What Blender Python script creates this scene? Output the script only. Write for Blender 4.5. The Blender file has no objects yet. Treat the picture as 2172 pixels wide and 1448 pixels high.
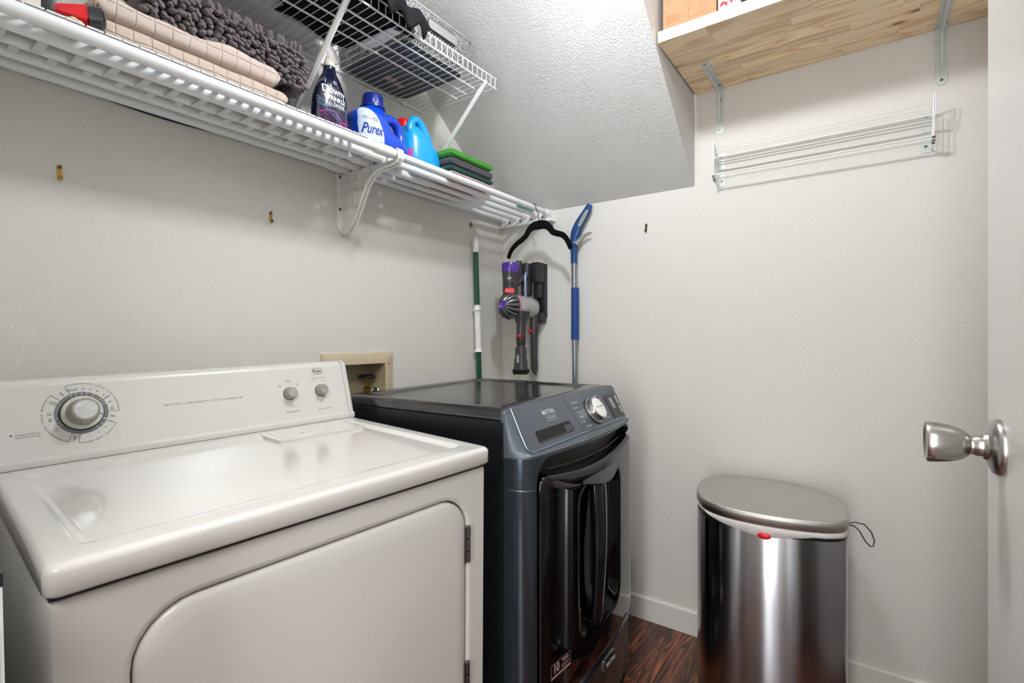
import bpy, bmesh, math, random
from mathutils import Vector, Matrix, Euler
random.seed(7)
PI = math.pi
SC = bpy.context.scene
COL = SC.collection
# ------------------------------------------------------------------ camera, world, lights, exposure
cam = bpy.data.cameras.new('camera')
camo = bpy.data.objects.new('camera', cam); COL.objects.link(camo)
cam.sensor_width = 36.0; cam.lens = 17.777; cam.shift_y = -0.0036; cam.clip_start = 0.01
camo.location = (0, -1.49, 1.148)
camo.rotation_euler = (math.radians(90), 0, math.radians(35.577 - 90))
SC.camera = camo
w = bpy.data.worlds.new('world'); SC.world = w; w.use_nodes = True
w.node_tree.nodes['Background'].inputs[0].default_value = (0.94, 0.97, 1.0, 1)
w.node_tree.nodes['Background'].inputs[1].default_value = 1.0
def area(name, loc, target, sx, sy, power, color=(1, 1, 1)):
    l = bpy.data.lights.new(name, 'AREA'); l.shape = 'RECTANGLE'; l.size = sx; l.size_y = sy
    l.energy = power; l.color = color
    o = bpy.data.objects.new(name, l); COL.objects.link(o); o.location = loc
    d = Vector(target) - Vector(loc); o.rotation_euler = d.to_track_quat('-Z', 'Y').to_euler()
    return o
area('hall_fill_panel', (-1.42, -1.42, 1.2), (0.9, -0.85, 1.15), 0.36, 1.9, 30, (0.95, 0.98, 1.0))  # added tall fill panel, no known window; also streaks the trash can
area('hall_fill_top', (-0.75, -1.75, 2.38), (-0.3, -1.3, 0.0), 0.9, 0.5, 38, (1.0, 0.98, 0.95))  # second added fill light, no known lamp; lifts the ambient level
BULB_STRENGTH = 475.0
SC.view_settings.view_transform = 'Standard'; SC.view_settings.look = 'None'
SC.view_settings.gamma = 1.0; SC.view_settings.use_curve_mapping = False
SC.view_settings.exposure = -0.19

# ------------------------------------------------------------------ materials
def lin(c):
    return tuple(((v / 255) / 12.92 if v / 255 <= 0.04045 else ((v / 255 + 0.055) / 1.055) ** 2.4) for v in c) + (1,)
def newmat(name):
    m = bpy.data.materials.new(name); m.use_nodes = True
    return m, m.node_tree.nodes, m.node_tree.links, m.node_tree.nodes['Principled BSDF']
def M(name, rgb, rough=0.5, metal=0.0, bump=0, bscale=100, coat=0, trans=0, emis=None, spec=0.5, var=0, vscale=8, sheen=0, aniso=0, stretch=None):
    m, N, L, p = newmat(name)
    p.inputs['Base Color'].default_value = lin(rgb)
    p.inputs['Roughness'].default_value = rough; p.inputs['Metallic'].default_value = metal
    p.inputs['Specular IOR Level'].default_value = spec
    p.inputs['Coat Weight'].default_value = coat; p.inputs['Coat Roughness'].default_value = 0.05
    p.inputs['Transmission Weight'].default_value = trans
    p.inputs['Sheen Weight'].default_value = sheen
    if aniso: p.inputs['Anisotropic'].default_value = aniso
    if emis:
        p.inputs['Emission Color'].default_value = lin(rgb); p.inputs['Emission Strength'].default_value = emis
    tc = None
    if bump or var:
        tc = N.new('ShaderNodeTexCoord'); src = tc.outputs['Object']
        if stretch:
            mp = N.new('ShaderNodeMapping'); mp.inputs['Scale'].default_value = stretch
            L.new(src, mp.inputs[0]); src = mp.outputs[0]
    if bump:
        n = N.new('ShaderNodeTexNoise'); n.inputs['Scale'].default_value = bscale; n.inputs['Detail'].default_value = 3
        b = N.new('ShaderNodeBump'); b.inputs['Strength'].default_value = 1; b.inputs['Distance'].default_value = bump
        L.new(src, n.inputs['Vector']); L.new(n.outputs[0], b.inputs['Height']); L.new(b.outputs[0], p.inputs['Normal'])
    if var:
        n = N.new('ShaderNodeTexNoise'); n.inputs['Scale'].default_value = vscale; n.inputs['Detail'].default_value = 4
        mx = N.new('ShaderNodeMix'); mx.data_type = 'RGBA'
        c = lin(rgb); mx.inputs['A'].default_value = tuple(v * (1 - var) for v in c[:3]) + (1,)
        mx.inputs['B'].default_value = tuple(min(1, v * (1 + var)) for v in c[:3]) + (1,)
        L.new(src, n.inputs['Vector']); L.new(n.outputs[0], mx.inputs['Factor']); L.new(mx.outputs['Result'], p.inputs['Base Color'])
    return m
def wallmat(name, rgb, scale, dist, lo, hi):
    m, N, L, p = newmat(name)
    p.inputs['Base Color'].default_value = lin(rgb); p.inputs['Roughness'].default_value = 0.75
    p.inputs['Specular IOR Level'].default_value = 0.25
    tc = N.new('ShaderNodeTexCoord')
    n = N.new('ShaderNodeTexNoise'); n.inputs['Scale'].default_value = scale; n.inputs['Detail'].default_value = 2.5
    n.inputs['Distortion'].default_value = 0.25
    r = N.new('ShaderNodeValToRGB'); r.color_ramp.elements[0].position = lo; r.color_ramp.elements[1].position = hi
    n2 = N.new('ShaderNodeTexNoise'); n2.inputs['Scale'].default_value = 9; n2.inputs['Detail'].default_value = 1
    mt = N.new('ShaderNodeMath'); mt.operation = 'MULTIPLY'
    b = N.new('ShaderNodeBump'); b.inputs['Distance'].default_value = dist; b.inputs['Strength'].default_value = 0.9
    L.new(tc.outputs['Object'], n.inputs['Vector']); L.new(tc.outputs['Object'], n2.inputs['Vector'])
    L.new(n.outputs[0], r.inputs[0]); L.new(r.outputs[0], mt.inputs[0]); L.new(n2.outputs[0], mt.inputs[1])
    L.new(mt.outputs[0], b.inputs['Height']); L.new(b.outputs[0], p.inputs['Normal'])
    return m
mWall = wallmat('wall_paint', (216, 213, 207), 150, 0.0009, 0.5, 0.68)
mSoff = wallmat('soffit_texture', (210, 209, 206), 165, 0.0014, 0.46, 0.6)
mCeil = wallmat('ceiling_texture', (224, 223, 220), 165, 0.0022, 0.46, 0.6)
mTrim = M('trim_paint', (222, 219, 213), 0.4)
mDoorP = M('door_paint', (216, 214, 209), 0.3, spec=0.4)
mWhiteE = M('white_enamel', (214, 212, 207), 0.12, coat=0.6)
mWhiteE2 = M('white_enamel_panel', (208, 206, 201), 0.3)
mWhiteP = M('white_plastic', (236, 235, 232), 0.32)
mWhiteTube = M('white_tube', (232, 234, 235), 0.28)
mLiner = M('liner_plastic', (214, 218, 218), 0.4)
mWire = M('white_wire_coating', (232, 232, 232), 0.35)
mWireRod = M('off_white_wire', (226, 224, 218), 0.35)
mBlack = M('black_gap', (10, 10, 11), 0.6)
mDark = M('dark_plastic', (28, 29, 32), 0.35)
mSlate = M('slate_metal', (68, 77, 88), 0.2, metal=0.8, coat=0.3)
mSlateF = M('slate_fascia', (92, 99, 107), 0.42, metal=0.45)
mSide = M('washer_side', (22, 25, 30), 0.3, metal=0.3)
mTopW = M('washer_top_metal', (92, 92, 94), 0.14, metal=0.9, bump=0.00006, bscale=900)
mGlass = M('black_door_glass', (5, 5, 7), 0.04, spec=0.5)
mWell = M('black_gloss_plastic', (4, 4, 5), 0.4, spec=0.25)
mHandleB = M('black_gloss_handle', (12, 13, 18), 0.12, coat=0.3, spec=0.5)
mChrome = M('chrome', (205, 206, 208), 0.12, metal=1)
mSilver = M('brushed_silver', (200, 200, 198), 0.28, metal=1, aniso=0.6)
mNickel = M('satin_nickel', (176, 174, 170), 0.27, metal=1)
mBeigeK = M('beige_knob', (150, 144, 130), 0.4)
mBeigeD = M('pale_dial_skirt', (206, 204, 194), 0.3)
mGreyRing = M('grey_print', (112, 113, 114), 0.5)
mPrint = M('dark_print', (62, 63, 66), 0.6)
mPrintL = M('light_print', (205, 209, 214), 0.5)
mGreyKnob = M('grey_knob', (150, 149, 143), 0.32, metal=0.3)
mSteel = M('stainless_steel', (165, 165, 170), 0.2, metal=1, aniso=0.85, bump=0.00003, bscale=60, stretch=(1, 1, 0.02))
def radial(m, axis='Z', rot=0.0):
    N, L = m.node_tree.nodes, m.node_tree.links; t = N.new('ShaderNodeTangent'); t.direction_type = 'RADIAL'; t.axis = axis
    p = N['Principled BSDF']; L.new(t.outputs[0], p.inputs['Tangent']); p.inputs['Anisotropic Rotation'].default_value = rot
radial(mSteel, 'Z', 0.25)
mSteelLid = M('brushed_steel_lid', (196, 194, 190), 0.34, metal=1, aniso=0.85, bump=0.00006, bscale=30, stretch=(1, 30, 1))
radial(mSteelLid, 'Y', 0.25)
mBrass = M('brass', (168, 128, 58), 0.3, metal=1)
mTan = M('tan_painted_steel', (196, 182, 152), 0.5, var=0.05, vscale=12)
mTanIn = M('galvanised_box_inside', (176, 166, 142), 0.5, var=0.12, vscale=14)
mVelvet = M('black_velvet', (7, 7, 8), 0.95, sheen=0.03, spec=0.15)
mGreen = M('green_pole', (8, 74, 50), 0.3)
mAlu = M('aluminium_pole', (150, 155, 160), 0.3, metal=0.9)
mBlueH = M('blue_handle', (22, 66, 122), 0.3)
mBlueG = M('blue_foam_grip', (12, 58, 122), 0.65)
mGreyT = M('grey_trigger', (150, 150, 152), 0.4)
mVac = M('vacuum_grey', (70, 68, 71), 0.3, metal=0.5)
mVacD = M('vacuum_dark', (34, 33, 35), 0.35)
mVacS = M('vacuum_iron', (110, 112, 114), 0.22, metal=0.8)
mPurple = M('purple_plastic', (74, 36, 140), 0.15, coat=0.5)
mRed = M('red_plastic', (212, 16, 30), 0.3)
mClear = M('smoky_clear_plastic', (158, 154, 154), 0.12, coat=0.6)
mLav = M('lavender_steel', (130, 140, 175), 0.35, metal=0.4)
mTeal = M('teal_plastic', (40, 180, 140), 0.4)
mCloth = {}
def fabric(name, rgb, scale=600, d=0.0012, var=0.12):
    return M(name, rgb, 0.95, bump=d, bscale=scale, var=var, vscale=60, sheen=0.1)
def checked(name, rgb, g=0.036):
    m, N, L, p = newmat(name); p.inputs['Roughness'].default_value = 0.95; p.inputs['Sheen Weight'].default_value = 0.15
    tc = N.new('ShaderNodeTexCoord'); sp = N.new('ShaderNodeSeparateXYZ'); L.new(tc.outputs['Object'], sp.inputs[0])
    dn = N.new('ShaderNodeTexNoise'); dn.inputs['Scale'].default_value = 14; L.new(tc.outputs['Object'], dn.inputs['Vector'])
    def math_(op, a, b=None):
        n = N.new('ShaderNodeMath'); n.operation = op
        for k_, v in enumerate((a, b)):
            if v is None: continue
            if isinstance(v, (int, float)): n.inputs[k_].default_value = v
            else: L.new(v, n.inputs[k_])
        return n.outputs[0]
    wob = math_('MULTIPLY', dn.outputs[0], 0.012)
    lines = []
    for src in (math_('ADD', sp.outputs[0], wob), math_('ADD', math_('ADD', sp.outputs[1], math_('MULTIPLY', sp.outputs[2], 1.15)), wob)):
        pp = math_('PINGPONG', math_('DIVIDE', src, g), 0.5)
        lines.append(pp)
    mn = math_('MINIMUM', lines[0], lines[1])
    r = N.new('ShaderNodeValToRGB'); r.color_ramp.elements[0].position = 0.0; r.color_ramp.elements[0].color = (0, 0, 0, 1)
    r.color_ramp.elements[1].position = 0.09; r.color_ramp.elements[1].color = (1, 1, 1, 1); L.new(mn, r.inputs[0])
    fz = N.new('ShaderNodeTexNoise'); fz.inputs['Scale'].default_value = 420; fz.inputs['Detail'].default_value = 2; L.new(tc.outputs['Object'], fz.inputs['Vector'])
    hgt = math_('ADD', r.outputs[0], math_('MULTIPLY', fz.outputs[0], 0.55))
    b = N.new('ShaderNodeBump'); b.inputs['Distance'].default_value = 0.0024; L.new(hgt, b.inputs['Height']); L.new(b.outputs[0], p.inputs['Normal'])
    mx = N.new('ShaderNodeMix'); mx.data_type = 'RGBA'; c = lin(rgb)
    mx.inputs['A'].default_value = tuple(min(1, v * 1.12) for v in c[:3]) + (1,); mx.inputs['B'].default_value = c
    L.new(r.outputs[0], mx.inputs['Factor']); L.new(mx.outputs['Result'], p.inputs['Base Color'])
    return m
mTowel = checked('beige_towel', (198, 181, 171), 0.034)
mTowel2 = checked('tan_towel', (194, 177, 162), 0.031)
mChen = fabric('charcoal_chenille', (104, 96, 98), 700, 0.0009)
mBlackC = M('black_cloth', (14, 13, 16), 0.9, bump=0.0008, bscale=300, spec=0.2)
mWhiteC = fabric('white_cloth', (222, 221, 224), 200, 0.001, 0.05)
mGreyC = fabric('grey_cloth', (74, 72, 78), 600, 0.001)
mGreenC = fabric('green_microfibre', (70, 150, 50), 600, 0.0012)
mDkGreen = fabric('dark_green_cloth', (28, 74, 66), 600, 0.001)
mRedC = fabric('red_cloth', (176, 28, 40), 600, 0.001)
mBrownC = fabric('taupe_cloth', (158, 134, 124), 300, 0.0008)
mNavyC = fabric('navy_cloth', (32, 34, 62), 400, 0.0008)
def patterned(name, a, b, scale):
    m, N, L, p = newmat(name); p.inputs['Roughness'].default_value = 0.9
    tc = N.new('ShaderNodeTexCoord'); v = N.new('ShaderNodeTexVoronoi'); v.inputs['Scale'].default_value = scale
    n = N.new('ShaderNodeTexNoise'); n.inputs['Scale'].default_value = scale * 0.8; n.inputs['Detail'].default_value = 2
    r = N.new('ShaderNodeValToRGB'); r.color_ramp.elements[0].color = lin(a); r.color_ramp.elements[1].color = lin(b)
    r.color_ramp.elements[0].position = 0.47; r.color_ramp.elements[1].position = 0.56
    L.new(tc.outputs['Object'], n.inputs['Vector']); L.new(n.outputs[0], r.inputs[0]); L.new(r.outputs[0], p.inputs['Base Color'])
    return m
mBlueWhite = patterned('blue_white_print_cloth', (120, 140, 180), (225, 230, 240), 38)
mNavyB = M('navy_bottle', (10, 18, 44), 0.12, coat=0.8)
mNavyCap = M('navy_cap', (10, 34, 120), 0.3)
mBlueJ = M('blue_jug', (8, 68, 196), 0.18, coat=0.5)
mCyanJ = M('light_blue_jug', (20, 156, 226), 0.28, coat=0.3)
mCream = M('cream_collar', (228, 222, 208), 0.4)
mBasket = M('grey_basket', (140, 139, 136), 0.45)
mNavyLid = M('blue_black_box', (46, 55, 70), 0.35)
mPinkPr = M('magenta_print', (190, 70, 160), 0.4)
mSky = M('pale_blue_print', (150, 195, 230), 0.4)
mWhitePr = M('white_print', (238, 240, 244), 0.4)
mPurexL = M('pale_blue_label', (196, 208, 226), 0.35, var=0.15, vscale=20)
mBluePr = M('blue_print', (20, 50, 150), 0.4)
mKraft = M('kraft_cardboard', (150, 108, 76), 0.8, var=0.04, vscale=20)
mKraftPr = M('brown_print', (120, 84, 56), 0.7)
mCarton = M('white_carton', (206, 206, 208), 0.4)
mYellow = M('yellow_label', (206, 192, 128), 0.5)
mBag = M('white_bin_liner', (236, 232, 230), 0.4, bump=0.003, bscale=30)
mCord = M('grey_cord', (70, 72, 76), 0.5)
mGreyWhite = M('galvanised_white_bracket', (200, 208, 203), 0.35, metal=0.1)
mScrew = M('screw_steel', (120, 120, 120), 0.3, metal=1)
def woodfloor():
    m, N, L, p = newmat('acacia_plank')
    p.inputs['Roughness'].default_value = 0.22; p.inputs['Coat Weight'].default_value = 0.2
    tc = N.new('ShaderNodeTexCoord'); oi = N.new('ShaderNodeObjectInfo')
    ad = N.new('ShaderNodeVectorMath'); ad.operation = 'ADD'
    sc = N.new('ShaderNodeVectorMath'); sc.operation = 'SCALE'; sc.inputs['Scale'].default_value = 9.0
    cb = N.new('ShaderNodeCombineXYZ')
    for k in range(3): L.new(oi.outputs['Random'], cb.inputs[k])
    L.new(cb.outputs[0], sc.inputs[0])
    mp = N.new('ShaderNodeMapping'); mp.inputs['Scale'].default_value = (1.3, 15.0, 1.0)
    L.new(tc.outputs['Object'], ad.inputs[0]); L.new(sc.outputs[0], ad.inputs[1]); L.new(ad.outputs[0], mp.inputs[0])
    n1 = N.new('ShaderNodeTexNoise'); n1.inputs['Scale'].default_value = 1.3; n1.inputs['Detail'].default_value = 1.5; n1.inputs['Distortion'].default_value = 0.9
    L.new(mp.outputs[0], n1.inputs['Vector'])
    ml = N.new('ShaderNodeMath'); ml.operation = 'MULTIPLY'; ml.inputs[1].default_value = 11.0; L.new(n1.outputs[0], ml.inputs[0])
    fr = N.new('ShaderNodeMath'); fr.operation = 'PINGPONG'; fr.inputs[1].default_value = 0.5; L.new(ml.outputs[0], fr.inputs[0])
    r = N.new('ShaderNodeValToRGB')
    e = r.color_ramp.elements; e[0].position = 0.0; e[0].color = lin((48, 28, 22)); e[1].position = 0.5; e[1].color = lin((142, 88, 58))
    x = e.new(0.16); x.color = lin((88, 52, 38)); x = e.new(0.36); x.color = lin((120, 72, 48))
    L.new(fr.outputs[0], r.inputs[0])
    n2 = N.new('ShaderNodeTexNoise'); n2.inputs['Scale'].default_value = 1.2; n2.inputs['Detail'].default_value = 1
    L.new(mp.outputs[0], n2.inputs['Vector'])
    r2 = N.new('ShaderNodeValToRGB'); e = r2.color_ramp.elements
    e[0].position = 0.38; e[0].color = (0.42, 0.38, 0.42, 1); e[1].position = 0.66; e[1].color = (1.5, 1.3, 1.1, 1)
    L.new(n2.outputs[0], r2.inputs[0])
    mx = N.new('ShaderNodeMix'); mx.data_type = 'RGBA'; mx.blend_type = 'MULTIPLY'; mx.inputs['Factor'].default_value = 1
    L.new(r.outputs[0], mx.inputs['A']); L.new(r2.outputs[0], mx.inputs['B']); L.new(mx.outputs['Result'], p.inputs['Base Color'])
    return m
mFloor = woodfloor()
def pine():
    m, N, L, p = newmat('pine_stave')
    p.inputs['Roughness'].default_value = 0.5
    tc = N.new('ShaderNodeTexCoord'); oi = N.new('ShaderNodeObjectInfo')
    cb = N.new('ShaderNodeCombineXYZ')
    for k in range(3): L.new(oi.outputs['Random'], cb.inputs[k])
    sc = N.new('ShaderNodeVectorMath'); sc.operation = 'SCALE'; sc.inputs['Scale'].default_value = 7.0; L.new(cb.outputs[0], sc.inputs[0])
    ad = N.new('ShaderNodeVectorMath'); ad.operation = 'ADD'; L.new(tc.outputs['Object'], ad.inputs[0]); L.new(sc.outputs[0], ad.inputs[1])
    mp = N.new('ShaderNodeMapping'); mp.inputs['Scale'].default_value = (14.0, 1.6, 4.0); L.new(ad.outputs[0], mp.inputs[0])
    n1 = N.new('ShaderNodeTexNoise'); n1.inputs['Scale'].default_value = 1.1; n1.inputs['Detail'].default_value = 1.5; n1.inputs['Distortion'].default_value = 0.5
    L.new(mp.outputs[0], n1.inputs['Vector'])
    ml = N.new('ShaderNodeMath'); ml.operation = 'MULTIPLY'; ml.inputs[1].default_value = 6.0; L.new(n1.outputs[0], ml.inputs[0])
    fr = N.new('ShaderNodeMath'); fr.operation = 'PINGPONG'; fr.inputs[1].default_value = 0.5; L.new(ml.outputs[0], fr.inputs[0])
    r = N.new('ShaderNodeValToRGB'); e = r.color_ramp.elements
    e[0].position = 0.0; e[0].color = lin((222, 184, 140)); e[1].position = 0.3; e[1].color = lin((246, 222, 184)); L.new(fr.outputs[0], r.inputs[0])
    # knots
    mp2 = N.new('ShaderNodeMapping'); mp2.inputs['Scale'].default_value = (1.0, 0.45, 0.01); L.new(ad.outputs[0], mp2.inputs[0])
    v = N.new('ShaderNodeTexVoronoi'); v.inputs['Scale'].default_value = 9.0; L.new(mp2.outputs[0], v.inputs['Vector'])
    r3 = N.new('ShaderNodeValToRGB'); e = r3.color_ramp.elements
    e[0].position = 0.0; e[0].color = lin((120, 74, 46)); e[1].position = 0.16; e[1].color = (1, 1, 1, 1)
    x = e.new(0.055); x.color = lin((170, 122, 84)); x = e.new(0.075); x.color = lin((226, 200, 170)); L.new(v.outputs['Distance'], r3.inputs[0])
    mx = N.new('ShaderNodeMix'); mx.data_type = 'RGBA'; mx.blend_type = 'MULTIPLY'; mx.inputs['Factor'].default_value = 0.9
    L.new(r.outputs[0], mx.inputs['A']); L.new(r3.outputs[0], mx.inputs['B'])
    hs = N.new('ShaderNodeHueSaturation'); mr = N.new('ShaderNodeMapRange'); mr.inputs['To Min'].default_value = 0.84; mr.inputs['To Max'].default_value = 1.08
    L.new(oi.outputs['Random'], mr.inputs['Value']); L.new(mr.outputs[0], hs.inputs['Value'])
    L.new(mx.outputs['Result'], hs.inputs['Color']); L.new(hs.outputs[0], p.inputs['Base Color'])
    return m
mPine = pine()
def emit(name, rgb, s):
    m, N, L, p = newmat(name); p.inputs['Emission Color'].default_value = lin(rgb); p.inputs['Emission Strength'].default_value = s
    return m
mBulb = emit('lit_bulb', (246, 249, 255), BULB_STRENGTH)

# ------------------------------------------------------------------ mesh helpers
def rrect(x0, y0, x1, y1, r, n=6, m=1):
    """closed rounded rectangle, counter-clockwise, n segments per corner, m segments per side"""
    r = min(r, (x1 - x0) / 2 - 1e-5, (y1 - y0) / 2 - 1e-5)
    c = [(x1 - r, y0 + r, -PI / 2), (x1 - r, y1 - r, 0), (x0 + r, y1 - r, PI / 2), (x0 + r, y0 + r, PI)]
    P = []
    for k, (cx, cy, a0) in enumerate(c):
        for i in range(n + 1):
            a = a0 + PI / 2 * i / n
            P.append((cx + r * math.cos(a), cy + r * math.sin(a)))
        nx = c[(k + 1) % 4]; a = a0 + PI / 2
        q = (nx[0] + r * math.cos(nx[2]), nx[1] + r * math.sin(nx[2])); p = P[-1]
        for i in range(1, m):
            P.append((p[0] + (q[0] - p[0]) * i / m, p[1] + (q[1] - p[1]) * i / m))
    return P
class MB:
    def __init__(s): s.bm = bmesh.new()
    def box(s, x0, y0, z0, x1, y1, z1, bev=0, seg=2, mat=None):
        vs = [s.bm.verts.new(v) for v in ((x0,y0,z0),(x1,y0,z0),(x1,y1,z0),(x0,y1,z0),(x0,y0,z1),(x1,y0,z1),(x1,y1,z1),(x0,y1,z1))]
        fs = [s.bm.faces.new([vs[i] for i in f]) for f in ((0,3,2,1),(4,5,6,7),(0,1,5,4),(1,2,6,5),(2,3,7,6),(3,0,4,7))]
        if bev:
            es = list({e for f in fs for e in f.edges})
            r = bmesh.ops.bevel(s.bm, geom=es, offset=bev, segments=seg, affect='EDGES', profile=0.5)
            vs = list({v for f in r['faces'] for v in f.verts} | {v for v in vs if v.is_valid})
        if mat is not None:
            for v in vs: v.co = mat @ v.co
        return s
    def loft(s, loops, cap0=True, cap1=True, closed=True, fan=False):
        L = [[s.bm.verts.new(p) for p in lp] for lp in loops]
        n = len(L[0])
        for a, b in zip(L[:-1], L[1:]):
            for i in range(n if closed else n - 1):
                j = (i + 1) % n
                s.bm.faces.new((a[i], a[j], b[j], b[i]))
        for cap, l in ((cap0, L[0]), (cap1, L[-1])):
            if cap:
                if fan:
                    c = sum((v.co for v in l), Vector()) / n; cv = s.bm.verts.new(c)
                    for i in range(n): s.bm.faces.new((l[i], l[(i + 1) % n], cv))
                else: s.bm.faces.new(l)
        return s
    def cyl(s, p0, p1, r0, r1=None, n=20, cap=True):
        return s.tube([p0, p1], [r0, r0 if r1 is None else r1], n, cap)
    def tube(s, pts, r, n=12, cap=True, flat=1.0, closed=False, up=None):
        pts = [Vector(p) for p in pts]; k = len(pts)
        rs = r if isinstance(r, (list, tuple)) else [r] * k
        loops = []; ref = None
        for i, p in enumerate(pts):
            if closed: t = pts[(i + 1) % k] - pts[i - 1]
            else: t = (pts[min(i + 1, k - 1)] - pts[max(i - 1, 0)])
            t.normalize()
            if ref is None:
                ref = Vector(up) if up else (Vector((0, 0, 1)) if abs(t.z) < 0.9 else Vector((1, 0, 0)))
            a = ref - t * ref.dot(t); a.normalize(); b = t.cross(a)
            if not up: ref = a
            loops.append([p + a * math.cos(2 * PI * j / n) * rs[i] + b * math.sin(2 * PI * j / n) * rs[i] * flat for j in range(n)])
        if closed: loops.append(loops[0]); s.loft(loops, False, False)
        else: s.loft(loops, cap, cap)
        return s
    def lathe(s, prof, o=(0, 0, 0), ax=(0, 0, 1), n=32, cap=True):
        ax = Vector(ax).normalized(); q = Vector((0, 0, 1)).rotation_difference(ax).to_matrix(); o = Vector(o)
        loops = [[o + q @ Vector((r * math.cos(2 * PI * j / n), r * math.sin(2 * PI * j / n), z)) for j in range(n)] for r, z in prof]
        return s.loft(loops, cap, cap)
    def ball(s, c, r, sx=1, sy=1, sz=1, sub=2, mat=None):
        m = Matrix.Translation(c) @ (mat.to_4x4() if mat else Matrix()) @ Matrix.Diagonal((r * sx, r * sy, r * sz, 1))
        bmesh.ops.create_icosphere(s.bm, subdivisions=sub, radius=1, matrix=m); return s
    def prism(s, pts, mat, t, bev=0):
        """2d polygon in matrix frame extruded 0..t along its z"""
        a = [mat @ Vector((x, y, 0)) for x, y in pts]; b = [mat @ Vector((x, y, t)) for x, y in pts]
        return s.loft([a, b])
    def poly(s, pts):
        s.bm.faces.new([s.bm.verts.new(p) for p in pts]); return s
    def text(s, txt, size, mat, align='CENTER', sx=1.0, thick=0.0002, shear=0, wrap=None, bold=0, spacing=1):
        cu = bpy.data.curves.new('t', 'FONT'); cu.body = txt; cu.size = size; cu.align_x = align; cu.align_y = 'CENTER'
        cu.extrude = thick; cu.shear = shear; cu.offset = bold; cu.resolution_u = 3; cu.space_character = spacing
        ob = bpy.data.objects.new('t', cu); me = bpy.data.meshes.new_from_object(ob)
        n0 = len(s.bm.verts); s.bm.from_mesh(me); s.bm.verts.ensure_lookup_table()
        for v in s.bm.verts[n0:]:
            c = Vector((v.co.x * sx, v.co.y, v.co.z))
            v.co = wrap(c) if wrap else mat @ c
        bpy.data.objects.remove(ob); bpy.data.curves.remove(cu); bpy.data.meshes.remove(me)
        return s
    def build(s, name, mat, parent=None, label=None, smooth=True, off=(0, 0, 0), cat=None, group=None, kind=None, ang=35, flip=False):
        bm = s.bm
        bmesh.ops.recalc_face_normals(bm, faces=bm.faces[:])
        if flip: bmesh.ops.reverse_faces(bm, faces=bm.faces[:])
        if off != (0, 0, 0):
            for v in bm.verts: v.co -= Vector(off)
        me = bpy.data.meshes.new(name)
        if smooth:
            for f in bm.faces: f.smooth = True
            for e in bm.edges:
                if len(e.link_faces) == 2 and e.calc_face_angle(0) > math.radians(ang): e.smooth = False
        bm.to_mesh(me); bm.free(); me.materials.append(mat)
        o = bpy.data.objects.new(name, me); COL.objects.link(o)
        if parent is not None: o.parent = parent
        if label: o['label'] = label
        if cat: o['category'] = cat
        if group: o['group'] = group
        if kind: o['kind'] = kind
        if parent is None and off != (0, 0, 0): o.location = off
        return o
class Thing:
    """an Empty at the base; parts given in world coordinates (world=True) or local ones"""
    def __init__(s, name, label, cat, loc, rot=None, group=None, world=True, kind=None):
        e = bpy.data.objects.new(name, None); COL.objects.link(e); e.location = loc; e.empty_display_size = 0.05
        if rot: e.rotation_mode = 'YXZ'; e.rotation_euler = rot
        if kind: e['kind'] = kind
        else: e['label'] = label; e['category'] = cat
        if group: e['group'] = group
        s.e = e; s.off = tuple(loc) if world else (0, 0, 0)
    def part(s, name, mb, mat, parent=None, **k):
        o = mb.build(name, mat, None, off=s.off, **k)
        o.location = (0, 0, 0); o.parent = parent if parent is not None else s.e
        return o
def struct(name, mb, mat, parent=None, **k):
    o = mb.build(name, mat, parent, **k); o['kind'] = 'structure'; return o
def frame(o, ex, ey):
    """matrix with origin o, x axis ex, y axis ey"""
    ex = Vector(ex).normalized(); ey = Vector(ey); ey = (ey - ex * ey.dot(ex)).normalized(); ez = ex.cross(ey)
    m = Matrix((ex, ey, ez)).transposed().to_4x4(); m.translation = Vector(o); return m
def copytree(root, loc, label=None):
    r = root.copy(); COL.objects.link(r); r.location = loc
    if label: r['label'] = label
    for ch in list(root.children):
        c = ch.copy(); COL.objects.link(c); c.parent = r
        for g in list(ch.children):
            d = g.copy(); COL.objects.link(d); d.parent = c
    return r

# ------------------------------------------------------------------ room shell
XB = 2.003; YR = -1.95; XC = 0.07; ZC = 2.44; SY = -0.926
T = 0.1
# left wall with the opening of the utility box
bx0, bx1, bz0, bz1 = 1.03, 1.262, 0.80, 1.056
mb = MB()
for (x0, z0, x1, z1) in ((XC - 0.12, 0, bx0, ZC), (bx1, 0, XB + T, ZC), (bx0, 0, bx1, bz0), (bx0, bz1, bx1, ZC)):
    mb.box(x0, 0, z0, x1, T, z1)
struct('wall_left', mb, mWall, smooth=False)
struct('wall_back', MB().box(XB, YR - T, 0, XB + T, 0, ZC), mWall, smooth=False)
struct('wall_right', MB().box(XC - 0.12, YR - T, 0, XB, YR, ZC), mWall, smooth=False)
mb = MB(); mb.box(XC - 0.12, -0.80, 0, XC, 0, ZC); mb.box(XC - 0.12, YR, 0, XC, -1.66, ZC); mb.box(XC - 0.12, -1.66, 2.06, XC, -0.80, ZC)
struct('wall_front', mb, mWall, smooth=False)
mHall = M('hall_paint', (190, 187, 182), 0.8)
mb = MB(); mb.box(-1.6, -3.0, 0, -1.5, 0.6, ZC); mb.box(-1.5, 0.5, 0, XC - 0.12, 0.6, ZC); mb.box(-1.5, -3.0, 0, XC - 0.12, -2.9, ZC)  # unseen hall, added to darken what the glossy surfaces reflect
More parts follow.
